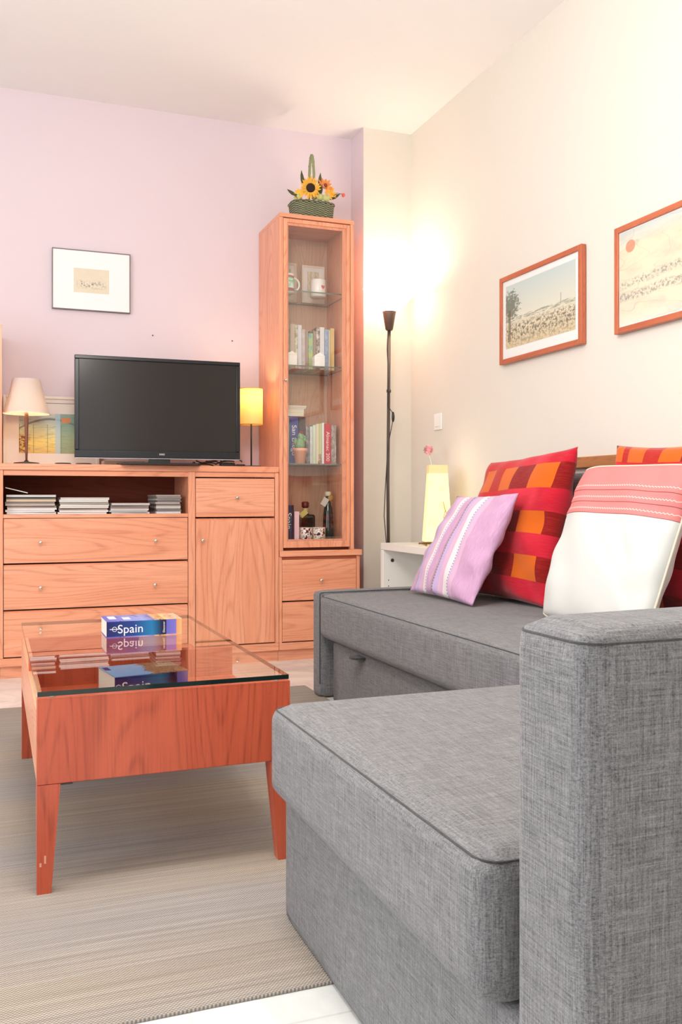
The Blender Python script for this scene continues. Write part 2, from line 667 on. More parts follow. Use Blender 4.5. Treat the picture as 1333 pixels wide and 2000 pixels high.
        c = g.mix(g.ma('MULTIPLY', g.box(u, v, 0.64, 1, 0, 1), 0.7), c, srgb(112, 158, 146))
        c = g.mix(g.box(u, v, 0.66, 0.8, 0.78, 0.9), c, srgb(216, 146, 96))
        g.color(c)
    elif kind == 'card':
        n = g.noise(g.mapping(uv, (5, 4, 1)), 1, 3, 0.6)
        g.color(g.mix(g.range(n, 0.4, 0.6), srgb(236, 226, 200), srgb(206, 196, 170)))
    return g.m


# ------------------------------------------------------------------ room
H = 2.82
XR, YB, YS, XJ = 2.155, 4.77, 4.585, 1.872     # right wall, lilac wall, cream stub, jog
XL, YF = -2.3, -1.7
struct('floor', MB().box(XL - .1, YF - .1, -.1, XR + .1, YB + .1, 0), FLOOR)
struct('ceiling', MB().box(XL - .1, YF - .1, H, XR + .1, YB + .1, H + .1), CEIL)
struct('wall_right', MB().box(XR, YF - .1, 0, XR + .1, YS, H), CREAM)
struct('wall_back', MB().box(XL - .1, YB, 0, XJ, YB + .1, H), LILAC)
g = bmesh.new(); g.free()
mb = MB().box(XJ, YS, 0, XR + .1, YB + .1, H)
mb.bm.faces.ensure_lookup_table()
for f in mb.bm.faces:
    if f.calc_center_median().x < XJ + 1e-4:
        f.material_index = 1
struct('wall_chimney', mb, [CREAM, LILAC])
# left and rear walls with their window openings
mb = MB()
mb.box(XL - .1, YF, 0, XL, YB, .5).box(XL - .1, YF, 2.4, XL, YB, H).box(XL - .1, YF, .5, XL, .2, 2.4).box(XL - .1, 2.8, .5, XL, YB, 2.4)
struct('wall_left', mb, CREAM)
mb = MB()
mb.box(XL, YF - .1, 0, XR, YF, .5).box(XL, YF - .1, 2.4, XR, YF, H).box(XL, YF - .1, .5, -1.5, YF, 2.4).box(1.1, YF - .1, .5, XR, YF, 2.4)
struct('wall_front', mb, CREAM)
mb = MB()
for y in (.2, 1.48, 2.75):
    mb.box(XL - .08, y, .5, XL - .03, y + .05, 2.4, .004)
mb.box(XL - .08, .25, .5, XL - .03, 2.75, .55, .004).box(XL - .08, .25, 2.35, XL - .03, 2.75, 2.4, .004)
struct('window_1', mb, WHITE)
mb = MB()
for x in (-1.5, -.22, 1.05):
    mb.box(x, YF - .08, .5, x + .05, YF - .03, 2.4, .004)
mb.box(-1.45, YF - .08, .5, 1.05, YF - .03, .55, .004).box(-1.45, YF - .08, 2.35, 1.05, YF - .03, 2.4, .004)
struct('window_2', mb, WHITE)

# rug
mb = MB().box(-1.6, 1.435, 0.0, 1.262, 3.76, 0.006, 0.002)
for i in range(2):                                   # hemmed ends
    pass
o = obj('rug', mb, RUG, origin=(0, 2.6, 0))
meta(o, 'flat woven beige and grey striped rug on the white marble floor', 'rug')

# ------------------------------------------------------------------ furniture builders
CY = 4.39          # front plane of the wall units


def knob(parent, x, z, y=CY, r=0.0085):
    ax = Matrix.Rotation(R(90), 3, 'X')
    mb = MB().lathe([(0.0042, 0), (0.0035, 0.012), (0.005, 0.014), (r, 0.018), (r * 1.02, 0.023), (r * .8, 0.027), (0, 0.028)], (x, y, z), 18, axis=ax)
    return obj('knob', mb, STEEL, parent)


def front(name, parent, x0, x1, z0, z1, m, knobs=(), y=CY, chamfer=False):
    mb = MB()
    if chamfer:
        pr = [(y, z0), (y, z1 - .010), (y + .0125, z1), (y + .018, z1), (y + .018, z0)]
        A = [mb.bm.verts.new((x0, p, q)) for p, q in pr]
        B = [mb.bm.verts.new((x1, p, q)) for p, q in pr]
        mb.bm.faces.new(A)
        mb.bm.faces.new(B[::-1])
        for i in range(5):
            mb.bm.faces.new((A[i], B[i], B[(i + 1) % 5], A[(i + 1) % 5]))
    else:
        mb.box(x0, y, z0, x1, y + .018, z1, .0022)
    o = obj(name, mb, m, parent)
    for kx, kz in knobs:
        knob(o, kx, kz, y)
    return o


# low sideboard
T = 0.018
sb = thing('sideboard', 'low cherry wood sideboard with open niche and drawers under the television', 'sideboard', (0.68, 4.58, 0))
obj('top_panel', MB().box(.0, CY - .004, .942, 1.3365, 4.765, .972, .003), W[0], sb)
obj('top_rail', MB().box(.043, CY + .006, .918, 1.3155, CY + .03, .942, .001), W[0], sb)
for a_, b_ in ((.02, .042), (.88, .914), (1.316, 1.3355)):
    obj('side_panel', MB().box(a_, CY, .0925, b_, 4.7515, .9415, .0015), W[2], sb)
obj('niche_shelf', MB().box(.043, CY, .724, .879, 4.75, .741, .001), W[0], sb)
obj('bottom_rail', MB().box(.02, CY - .001, .055, 1.3355, 4.76, .092, .0015), W[0], sb)
obj('plinth', MB().box(.03, CY + .018, .0, 1.3355, 4.74, .0545), W[0], sb)
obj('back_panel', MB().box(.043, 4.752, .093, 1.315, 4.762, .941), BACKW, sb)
front('drawer', sb, .0445, .877, .520, .7215, W[0], ((.202, .614), (.721, .614)))
front('drawer', sb, .0445, .877, .311, .513, W[0], ((.202, .408), (.718, .405)), chamfer=True)
front('drawer', sb, .0445, .877, .098, .304, W[0], ((.202, .202), (.718, .200)), chamfer=True)
front('drawer', sb, .917, 1.313, .7235, .912, W[0], ((1.118, .818),))
front('door', sb, .917, 1.313, .098, .7165, W[2], ((.947, .612),), chamfer=True)

# tall display cabinet
TB = 4.765
tc = thing('display_cabinet', 'tall narrow cherry wood display cabinet with a glass door over two drawers', 'cabinet', (1.55, 4.58, 0))
obj('side_panel', MB().box(1.3375, CY - .004, .552, 1.3565, TB, 2.222, .001), W[2], tc)
obj('side_panel', MB().box(1.7185, CY - .004, .552, 1.7375, TB, 2.222, .001), W[2], tc)
obj('top_panel', MB().box(1.3375, CY - .006, 2.2225, 1.7375, TB, 2.243, .0015), W[0], tc)
obj('back_panel', MB().box(1.357, 4.742, .553, 1.718, 4.752, 2.2215), INW, tc)
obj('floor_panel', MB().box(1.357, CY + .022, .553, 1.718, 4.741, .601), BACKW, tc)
mb = MB()
DX0, DX1, DZ0, DZ1 = 1.3585, 1.7165, .566, 2.2185
dw = .020
mb.box(DX0, CY - .002, DZ0, DX0 + dw, CY + .018, DZ1, .0015).box(DX1 - dw, CY - .002, DZ0, DX1, CY + .018, DZ1, .0015)
mb.box(DX0 + dw, CY - .002, DZ1 - dw, DX1 - dw, CY + .018, DZ1, .0015).box(DX0 + dw, CY - .002, DZ0, DX1 - dw, CY + .018, DZ0 + dw + .012, .0015)
door = obj('glass_door', mb, W[2], tc)
mb = MB()
a, b = DX0 + dw, DX1 - dw
c, d = DZ0 + dw + .012, DZ1 - dw
mb.box(a, CY + .002, c, a + .007, CY + .016, d, .001).box(b - .02, CY + .002, c, b, CY + .016, d, .001)
mb.box(a + .007, CY + .002, d - .014, b - .02, CY + .016, d, .001).box(a + .007, CY + .002, c, b - .02, CY + .016, c + .010, .001)
obj('inner_frame', mb, wood('pale_door_lining', 2, (226, 158, 128), (214, 144, 114), (180, 110, 82)), door)
gp = obj('glass_pane', MB().quad([(a + .006, CY + .009, c + .009), (b - .019, CY + .009, c + .009), (b - .019, CY + .009, d - .013), (a + .006, CY + .009, d - .013)]), GLASS, door)
knob(door, 1.3665, 1.404, CY - .002, .0075)
for z in (1.871, 1.492, .992):
    mb = MB()
    mb.box(1.357, 4.432, z - .006, 1.718, 4.741, z)
    mb.bm.normal_update()
    for f in mb.bm.faces:
        if abs(f.normal.z) < .5: f.material_index = 1
        elif f.calc_center_median().z < z - .003: f.material_index = 2
    s_ = obj('glass_shelf', mb, [SHELFG, SEDGE, SHELFG], tc)
    for x in (1.361, 1.714):
        for y in (4.47, 4.70):
            obj('shelf_pin', MB().lathe([(.004, -.011), (.004, -.0062)], (x, y, z), 10), STEEL, s_)
obj('ledge', MB().box(1.339, CY - .012, .522, 1.780, TB, .5515, .003), W[0], tc)
for a_, b_ in ((1.3375, 1.352), (1.755, 1.772)):
    obj('base_side_panel', MB().box(a_, CY, .0905, b_, 4.76, .5215, .001), W[2], tc)
obj('bottom_rail', MB().box(1.3375, CY - .001, .055, 1.774, 4.76, .090, .0015), W[0], tc)
obj('plinth', MB().box(1.337, CY + .018, 0, 1.765, 4.74, .0545), W[0], tc)
obj('top_rail', MB().box(1.352, CY + .008, .508, 1.755, CY + .03, .5215), FW[0], tc)
front('drawer', tc, 1.3535, 1.753, .300, .506, W[0], ((1.555, .400),))
front('drawer', tc, 1.3535, 1.753, .096, .293, W[0], ((1.555, .195),), chamfer=True)

# neighbouring unit whose side shows at the left edge
nc = thing('wall_cabinet', 'cherry wood cabinet cut by the left picture edge beside the white lamp', 'cabinet', (-.25, 4.6, 0))
obj('side_panel', MB().box(.02, 4.42, .9728, .0375, 4.76, 1.60, .001), W[2], nc)
obj('carcass', MB().box(-.48, 4.43, 0, -.001, 4.76, .972, .001).box(-.48, 4.43, .9722, .0195, 4.76, 1.599, .001), W[2], nc)
obj('door', MB().box(-.478, 4.41, .06, -.003, 4.429, 1.595, .002), W[2], nc)

# ------------------------------------------------------------------ coffee table
tx0, tx1, ty0, ty1 = .083, .622, 1.958, 3.03
ct = thing('coffee_table', 'low cherry wood coffee table with a clear glass top standing on the rug', 'coffee table', ((tx0 + tx1) / 2, 2.5, .006))
obj('end_panel', MB().box(tx0, ty0, .228, tx1, ty0 + .022, .4045, .0015), TW[2], ct)
obj('divider_panel', MB().box(tx0 + .001, 2.44, .300, tx1 - .012, 2.462, .4075, .001), TW[2], ct)
obj('side_panel', MB().box(tx0, ty0 + .0225, .228, tx0 + .02, 3.03, .376, .0015), W[1], ct)  # brighter cabinet veneer, so light falling on this side is in its colour
obj('shelf', MB().box(tx0 + .021, ty0 + .0225, .316, tx1 - .012, 3.008, .333, .001), TW[1], ct)
obj('end_panel', MB().box(tx0 + .021, 3.009, .228, tx1 - .18, 3.03, .376, .001), TW[0], ct)
for (x, y, sx, sy) in ((tx0, ty0, 1, 1), (tx1, ty0, -1, 1), (tx0, 3.03, 1, -1), (tx1, 3.03, -1, -1)):
    t_, b_ = .046, .028
    top = [(x, y), (x + sx * t_, y), (x + sx * t_, y + sy * t_), (x, y + sy * t_)]
    bot = [(x, y), (x + sx * b_, y), (x + sx * b_, y + sy * b_), (x, y + sy * b_)]
    if sx * sy < 0:
        top, bot = top[::-1], bot[::-1]
    obj('leg', MB().prism(bot, .006, .2275 if (sx > 0 or sy > 0) else .315, top), TW[2], ct)
obj('paint_chip', MB().prism([(.088, ty0 - .0004), (.092, ty0 - .0004), (.091, ty0 + .0004), (.088, ty0 + .0004)], .062, .070).prism([(.097, ty0 - .0004), (.101, ty0 - .0004), (.101, ty0 + .0004), (.098, ty0 + .0004)], .068, .084), plain('bare_wood_chip', (214, 150, 128), .7), [c_ for c_ in ct.children if c_.name.startswith('leg')][0])
obj('leg_plate', MB().box(tx0 + .003, ty0 + .001, .2243, tx0 + .07, ty0 + .06, .2277), BLACKM, ct)
# glass on clear pads
gm = MB()
gx0, gx1, gy0, gy1, gz0, gz1 = tx0 + .001, tx1 - .004, ty0 - .002, 3.075, .4085, .4185
gm.box(gx0, gy0, gz0, gx1, gy1, gz1)
gm.bm.normal_update()
for f in gm.bm.faces:
    if abs(f.normal.z) < .5: f.material_index = 1
gt = obj('glass_top', gm, [TABLEG, GEDGE], ct)
PAD = plain('clear_rubber_pad', (214, 220, 214), .2)
for x, y in ((tx0 + .03, ty0 + .011), (tx1 - .03, ty0 + .011)):
    obj('clear_pad', MB().lathe([(.006, .4047), (.006, .4083)], (x, y, 0), 14), PAD, gt)

# ------------------------------------------------------------------ corner sofa
SX0, SX1 = .5, 2.06
sf = thing('corner_sofa', 'grey linen corner sofa with a chaise along the cream wall', 'sofa', (1.45, 2.2, 0))
obj('chaise_base', MB().slab(.524, .822, .0065, SX1 - .2, 1.688, .258, .010, cuts=8), SOFA, sf)
cs = obj('chaise_cushion', MB().slab(.488, .862, .252, 1.86, 1.675, .424, .030, .006, cuts=18), SOFA, sf)


def loop_rect(x0, y0, x1, y1, z, r=.03, n=6):
    pts = []
    for cx, cy, a0 in ((x1 - r, y1 - r, 0), (x0 + r, y1 - r, 90), (x0 + r, y0 + r, 180), (x1 - r, y0 + r, 270)):
        for k in range(n + 1):
            a = R(a0 + 90 * k / n)
            pts.append((cx + r * math.cos(a), cy + r * math.sin(a), z))
    return pts


obj('seam_cord', MB().tube(loop_rect(.4965, .8705, 1.85, 1.667, .4145, .027), .0016, 6, closed=True), SOFAD, cs)
obj('seat_base', MB().slab(1.262, 1.675, .0065, 1.86, 3.42, .246, .012, cuts=8), SOFA, sf, label='grey fabric pull-out front panel')
sc = obj('seat_cushion', MB().slab(1.228, 1.677, .250, 1.875, 3.502, .430, .034, .006, cuts=18), SOFA, sf)
obj('seam_cord', MB().tube(loop_rect(1.2365, 1.686, 1.865, 3.494, .4195, .03), .0016, 6, closed=True), SOFAD, sc)
sp = obj('side_panel', MB().slab(1.236, 3.504, .0065, 2.05, 3.585, .434, .016, .003, cuts=12), SOFA, sf)
obj('seam_cord', MB().tube([(1.2405, 3.508, .06), (1.2405, 3.508, .425), (1.246, 3.509, .430), (1.5, 3.507, .4325), (2.0, 3.507, .4325)], .0015, 6), SOFAD, sp)
obj('backrest', MB().slab(1.955, .835, .0065, SX1, 3.5, .66, .03, .004, cuts=12), SOFA, sf)
# near arm, arched top with corded seams
am = MB().slab(.495, .688, .0065, 2.05, .816, .692, .026, .009, cuts=24)
ar = obj('arm', am, SOFA, sf)
obj('seam_cord', MB().tube(loop_rect(.4985, .6915, 2.045, .8125, .6785, .022), .0014, 6, closed=True), SOFAD, ar)
# pull tab
mb = MB()
y0 = 3.105
pts = [(1.262, y0 - .035), (1.262, y0 + .035), (1.226, y0 + .027), (1.216, y0 + .013), (1.216, y0 - .013), (1.226, y0 - .027)]
mb.prism(pts, .228, .235, mi=0)
obj('pull_tab', mb, fabric('charcoal_pull_tab', (36, 36, 38), (70, 70, 74)), sf, label='dark grey fabric pull tab')
for y0, y1 in ((1.68, 2.55), (2.57, 3.44)):
    obj('back_cushion', MB().slab(1.965, y0, .665, 2.085, y1, .905, .035, .0, cuts=12), SOFA, sf)

# ------------------------------------------------------------------ scatter cushions
def cushion(name, label, BL, BR, TR, TL, thick, mat, seed=1, wr=.006, n=48, pinch=.06, mats2=None, group=None, tucks=False, round_=0.0, pipe=None):
    BL, BR, TR, TL = [Vector(p) for p in (BL, BR, TR, TL)]
    ctr = (BL + BR) / 2
    nrm = ((BR - BL).cross(TL - BL)).normalized()      # towards the room
    rr = random.Random(seed)
    wv = [(rr.uniform(0, 6.28), rr.uniform(3, 9), rr.uniform(3, 9), rr.uniform(.4, 1)) for _ in range(9)]
    mb = MB()
    grid = {}
    edge = {}
    def P(i, j, side):
        u, v = i / n, j / n
        a, b = 2 * u - 1, 2 * v - 1
        # sides of a stuffed cushion draw in between the corners
        uu = .5 + a / 2 * (1 - pinch * (1 - b * b))
        vv = .5 + b / 2 * (1 - pinch * (1 - a * a))
        if round_:
            k = (abs(a) ** 6) * (abs(b) ** 6)
            uu = .5 + (uu - .5) * (1 - round_ * k)
            vv = .5 + (vv - .5) * (1 - round_ * k)
        p = BL * (1 - uu) * (1 - vv) + BR * uu * (1 - vv) + TR * uu * vv + TL * (1 - uu) * vv
        h = (max(0, 1 - a * a) ** .42) * (max(0, 1 - b * b) ** .42)
        t = thick * h
        w_ = sum(c * math.sin(f1 * a + f2 * b + ph) for ph, f1, f2, c in wv) / 4
        rim = h * (1.35 - h)
        t += wr * w_ * rim * 2.2
        # radiating puckers near the rim
        t += wr * .8 * math.sin(14 * b + 2 * math.sin(3 * a) + seed) * (abs(a) ** 3) * h
        t += wr * .6 * math.sin(13 * a + seed * 2) * (abs(b) ** 4) * h
        if tucks and side > 0:
            fold = math.exp(-((a - .75 + .5 * (b + .6)) / .10) ** 2) + .8 * math.exp(-((a - .95 + .9 * (b + .9)) / .07) ** 2)
            t -= .007 * fold * h * (1 if b < .25 else 0.2)
            for q in (.66, .735, .81):
                d = v - q
                if 0 <= d < .05:
                    t += .004 * (1 - d / .05) * min(1, h * 2)
        return p + nrm * side * t
    for side in (1, -1):
        for i in range(n + 1):
            for j in range(n + 1):
                bd = i in (0, n) or j in (0, n)
                if bd and (i, j) in edge:
                    grid[side, i, j] = edge[i, j]
                    continue
                vv = mb.bm.verts.new(P(i, j, side))
                grid[side, i, j] = vv
                if bd: edge[i, j] = vv
        for i in range(n):
            for j in range(n):
                q = [(i, j), (i + 1, j), (i + 1, j + 1), (i, j + 1)]
                if side < 0: q = q[::-1]
                f = mb.bm.faces.new([grid[side, x, y] for x, y in q])
                f.smooth = True
                for l, (x, y) in zip(f.loops, q):
                    l[mb.uv].uv = (x / n, y / n)
    cpts = [edge[i, 0].co.copy() for i in range(n)] + [edge[n, j].co.copy() for j in range(n)] + [edge[i, n].co.copy() for i in range(n, 0, -1)] + [edge[0, j].co.copy() for j in range(n, 0, -1)]
    o = obj(name, mb, mat, origin=ctr, fix=False)
    meta(o, label, 'cushion', group)
    if pipe:
        obj('piping', MB().tube(cpts, .0035, 8, closed=True), pipe, o)
    return o


def mk_purple():
    g = G('lilac_striped_cotton', .9, .1)
    uv = g.coord('UV')
    u, v, _ = g.sep(uv)
    P1, P2, C, V, T_ = srgb(196, 150, 186), srgb(214, 172, 198), srgb(236, 224, 226), srgb(190, 166, 210), srgb(160, 134, 142)
    st = [(0, P1), (.10, T_), (.115, V), (.18, P2), (.24, C), (.30, V), (.315, P1), (.40, T_), (.425, V), (.48, P2), (.54, C), (.62, V), (.635, P2), (.68, P1)]
    c = g.ramp(g.ma('MULTIPLY', u, .93), st, True)
    # running stitches
    da = g.ma('LESS_THAN', g.ma('FRACT', g.ma('MULTIPLY', v, 38)), .55)
    for q in (.305, .457, .66):
        ln = g.ma('MULTIPLY', g.ma('LESS_THAN', g.ma('ABSOLUTE', g.ma('SUBTRACT', u, q)), .006), da)
        c = g.mix(g.ma('MULTIPLY', ln, .8), c, srgb(70, 66, 78))
    n = g.noise(g.mapping(uv, (160, 12, 1)), 1, 2, .6)
    c = g.mix(g.range(n, .4, .7, 0, .35), c, srgb(226, 196, 214))
    g.color(c)
    g.bump(g.noise(uv, 220, 2), .25, .001)
    g.b.inputs['Sheen Weight'].default_value = .2
    return g.m


def mk_patch(name, off=0.0):
    g = G(name, .9, .1)
    uv = g.coord('UV')
    u, v, _ = g.sep(uv)
    rows = g.ramp(v, [(0, (1, 1, 1, 1)), (.14, (0, 0, 0, 1)), (.29, (1, 1, 1, 1)), (.43, (0, 0, 0, 1)), (.575, (1, 1, 1, 1)), (.73, (0, 0, 0, 1)), (.90, (1, 1, 1, 1))], True)
    A, B, Dk = srgb(206, 96, 20), srgb(172, 28, 22), srgb(132, 16, 20)
    if off:
        rows = g.ma('SUBTRACT', 1.0, g.ma('MULTIPLY', rows, 1.0))
    cols = g.ramp(u, [(0, A), (.08, B), (.13, A), (.27, B), (.40, A), (.55, Dk), (.735, A), (.93, Dk)], True)
    sol = g.mix(g.range(u, .3, .8), srgb(188, 14, 30), srgb(186, 22, 48))
    n = g.noise(g.mapping(uv, (3, 2, 1)), 1, 2)
    sol = g.mix(g.range(n, .45, .6), sol, srgb(206, 40, 62))
    c = g.mix(rows, cols, sol)
    f = g.noise(g.mapping(uv, (14, 260, 1)), 1, 2, .7)
    c = g.mix(g.range(f, .45, .75, 0, .22), c, srgb(226, 96, 66))
    g.color(c)
    g.bump(g.noise(uv, 240, 2), .25, .001)
    g.b.inputs['Sheen Weight'].default_value = .25
    return g.m


def mk_pinkwhite():
    g = G('pink_and_white_cotton', .9, .1)
    uv = g.coord('UV')
    u, v, _ = g.sep(uv)
    pk = g.ma('GREATER_THAN', v, .66)
    c = g.mix(pk, srgb(212, 212, 208), srgb(218, 130, 128))
    for q in (.66, .735, .81):
        c = g.mix(g.ma('MULTIPLY', g.ma('LESS_THAN', g.ma('ABSOLUTE', g.ma('SUBTRACT', v, q)), .0022), .75), c, srgb(116, 44, 44))
        zz = g.ma('ADD', q + .028, g.ma('MULTIPLY', g.ma('PINGPONG', g.ma('MULTIPLY', u, 90), 1), .008))
        c = g.mix(g.ma('MULTIPLY', g.ma('LESS_THAN', g.ma('ABSOLUTE', g.ma('SUBTRACT', v, zz)), .0022), .8), c, srgb(250, 216, 206))
    g.color(c)
    g.bump(g.noise(uv, 220, 2), .2, .001)
    return g.m


PIPE = plain('cream_piping', (214, 204, 186), .9, .1)
PATCH = mk_patch('red_orange_patchwork')
cushion('scatter_cushion', 'large red and orange patchwork cushion standing behind the lilac striped one',
        (1.765, 3.30, .438), (1.765, 2.675, .438), (1.895, 2.675, .992), (1.895, 3.27, .958), .088, PATCH, 3, .012, pinch=.035)
cushion('scatter_cushion', 'red and orange patchwork cushion half hidden behind the white and pink one',
        (1.83, 2.50, .438), (1.83, 1.86, .438), (1.90, 1.86, .985), (1.90, 2.47, .985), .050, mk_patch('red_orange_patchwork_turned', 1), 8, .010, pinch=.075)
cushion('scatter_cushion', 'small lilac cushion with pale stripes and stitched lines leaning at the front',
        (1.565, 3.345, .440), (1.55, 2.80, .440), (1.725, 2.785, .832), (1.725, 3.24, .822), .052, mk_purple(), 5, .013, pinch=.04)
cushion('scatter_cushion', 'white cushion with a pink pleated top band and cream piping',
        (1.62, 2.485, .438), (1.62, 1.985, .438), (1.77, 1.95, .905), (1.77, 2.455, .915), .075, mk_pinkwhite(), 11, .008, pinch=.01, tucks=True, round_=.05, pipe=PIPE)

# ------------------------------------------------------------------ pictures
def wall_pic(name, label, x, y0, y1, z0, z1, fw, depth, fm, artm, mat_w, mat_b, group=None):
    """framed picture on the right wall; face looks to -X"""
    t = thing(name, label, 'picture', (x, (y0 + y1) / 2, z0), group=group)
    for a_ in (y0, y1 - fw):
        obj('frame_stile', MB().box(x - depth, a_, z0, x, a_ + fw, z1, .002), fm[2], t)
    for a_ in (z0, z1 - fw):
        obj('frame_rail', MB().box(x - depth, y0 + fw, a_, x, y1 - fw, a_ + fw, .002), fm[1], t)
    q = x - depth + .007
    obj('mat_board', MB().box(q, y0 + fw - .001, z0 + fw - .001, q + .003, y1 - fw + .001, z1 - fw + .001), plain(name + '_mat', (228, 230, 228), .6), t)
    a0, a1, b0, b1 = y1 - fw - mat_w, y0 + fw + mat_w, z0 + fw + mat_b, z1 - fw - mat_w
    obj('print', MB().quad([(q - .0006, a0, b0), (q - .0006, a1, b0), (q - .0006, a1, b1), (q - .0006, a0, b1)]), artm, t)
    return t


wall_pic('framed_print', 'small framed print of a crowd beside a tree on the cream wall', XR - .004, 2.985, 3.60, 1.412, 1.80, .022, .022, FW, art('crowd_print', 'crowd'), .025, .042)
wall_pic('framed_print', 'framed old city view cut by the right picture edge', XR - .004, 1.95, 2.785, 1.412, 1.80, .022, .022, FW, art('city_print', 'map'), .004, .006)

# white framed sketch on the lilac wall
t = thing('framed_sketch', 'thin metal framed sketch with a wide white mat on the lilac wall', 'picture', (.464, YB - .003, 1.757))
x0, x1, z0, z1, yy = .273, .655, 1.757, 2.058, YB - .003
mb = MB()
mb.box(x0, yy - .016, z0, x0 + .004, yy, z1).box(x1 - .004, yy - .016, z0, x1, yy, z1)
mb.box(x0 + .004, yy - .016, z0, x1 - .004, yy, z0 + .004).box(x0 + .004, yy - .016, z1 - .004, x1 - .004, yy, z1)
obj('frame', mb, plain('pewter_frame', (104, 88, 84), .4), t)
obj('mat_board', MB().box(x0 + .0035, yy - .013, z0 + .0035, x1 - .0035, yy - .008, z1 - .0035), plain('bright_white_mat', (234, 235, 236), .5), t)
obj('drawing', MB().quad([(.377, yy - .0136, 1.846), (.549, yy - .0136, 1.846), (.549, yy - .0136, 1.967), (.377, yy - .0136, 1.967)]), art('pencil_drawing', 'sketch'), t)

# print leaning behind the television
t = thing('leaning_print', 'white framed print of a pavilion leaning on the wall behind the white lamp', 'picture', (.29, 4.74, .9725))
mb = MB()
yy = 4.735
X0, X1, Z0, Z1 = .045, .50, .9735, 1.318
mb.box(X0, yy, Z0, X0 + .014, yy + .018, Z1, .002).box(X1 - .014, yy, Z0, X1, yy + .018, Z1, .002).box(X0 + .014, yy, Z0, X1 - .014, yy + .018, Z0 + .014, .002).box(X0 + .014, yy, Z1 - .014, X1 - .014, yy + .018, Z1, .002)
obj('frame', mb, plain('cream_white_frame', (232, 222, 206), .4), t)
obj('mat_board', MB().box(X0 + .0135, yy + .005, Z0 + .0135, X1 - .0135, yy + .009, Z1 - .0135), plain('pale_mat', (232, 228, 222), .6), t)
obj('print', MB().quad([(.118, yy + .0044, 1.036), (.42, yy + .0044, 1.036), (.42, yy + .0044, 1.232), (.118, yy + .0044, 1.232)]), art('pavilion_print', 'pavilion'), t)
obj('mat_line', MB().box(.13, yy + .0038, 1.283, .42, yy + .0044, 1.2855), plain('bronze_line', (150, 110, 84), .5), t)

# nails left in the wall
pn = MB().lathe([(.0018, 0), (.0018, .006), (.0034, .0062), (.0034, .0075)], (0, 0, 0), 10, axis=Matrix.Rotation(R(90), 3, 'X'))
n1 = obj('nail', pn, BLACKM, origin=(0, 0, 0))
n1.location = (.77, YB, 1.655)
meta(n1, 'tiny dark nail in the lilac wall above the television centre', 'nail', 'nails in the lilac wall')
n2 = n1.copy(); COL.objects.link(n2); n2.location = (1.19, YB, 1.652)
n2['label'] = 'tiny dark nail in the lilac wall near the tall cabinet'

# wooden rail on the right wall behind the sofa
o = obj('wooden_wall_rail', MB().box(XR - .024, 1.0, .932, XR - .001, 3.16, .974, .003), RAILW, origin=(XR - .012, 2.1, .932))
meta(o, 'narrow wooden rail fixed along the cream wall above the sofa', 'rail')

# light switch
t = thing('light_switch', 'white light switch on the cream wall beside the floor lamp', 'switch', (XR, 4.25, 1.18))
obj('plate', MB().box(XR - .008, 4.205, 1.168, XR - .0005, 4.29, 1.253, .003), WPLAST, t)
obj('rocker', MB().box(XR - .012, 4.225, 1.185, XR - .0085, 4.27, 1.236, .0015), WPLAST, t)

# ------------------------------------------------------------------ television
tv = thing('television', 'black flat screen television on the sideboard', 'television', (.746, 4.42, .9725), R(-1.4))
def L(*a): return a
tw, z0, z1 = .392, .032, .510
mb = MB()
mb.box(-tw, -.018, z0, tw, .012, z0 + .036, .003).box(-tw, -.018, z1 - .018, tw, .012, z1, .003)
mb.box(-tw, -.018, z0 + .036, -tw + .02, .012, z1 - .018, .003).box(tw - .02, -.018, z0 + .036, tw, .012, z1 - .018, .003)
obj('bezel', mb, plain('glossy_dark_bezel', (20, 20, 26), .25, .45), tv, local=True)
gs = G('tv_screen', .18, .35, srgb(40, 34, 32))
obj('screen', MB().quad([(-tw + .018, -.0125, z0 + .034), (tw - .018, -.0125, z0 + .034), (tw - .018, -.0125, z1 - .016), (-tw + .018, -.0125, z1 - .016)]), gs.m, tv, local=True)
obj('casing', MB().box(-tw + .01, .0125, z0 + .01, tw - .01, .022, z1 - .01, .003).box(-.25, .0225, z0 + .04, .25, .055, z1 - .12, .012), BLACKP, tv, local=True)
obj('chrome_strip', MB().box(-tw + .002, -.019, z0 - .003, tw - .002, .0, z0 - .0002, .0008), plain('chrome_strip', (206, 200, 208), .3, .8), tv, local=True)
obj('stand', MB().box(-.05, -.012, .009, .05, .02, z0 - .0035, .003).prism([(-.17, -.09), (.17, -.09), (.20, .0), (.17, .09), (-.17, .09), (-.20, .0)], .0005, .009), BLACKP, tv, local=True)
LOGO = plain('white_lettering', (238, 238, 240), .5)
FRONT = lambda x, y, z: Matrix.Translation((x, y, z)) @ Matrix.Rotation(R(90), 4, 'X')
text('logo', 'XXO', .012, LOGO, tv, FRONT(.01, -.0186, z0 + .019))
obj('logo_dot', MB().lathe([(.0016, -.0190), (.0016, -.0181)], (.01, 0, z0 + .008), 8, axis=Matrix.Rotation(R(90), 3, 'X')), LOGO, tv, local=True)
bpy.context.view_layer.update()

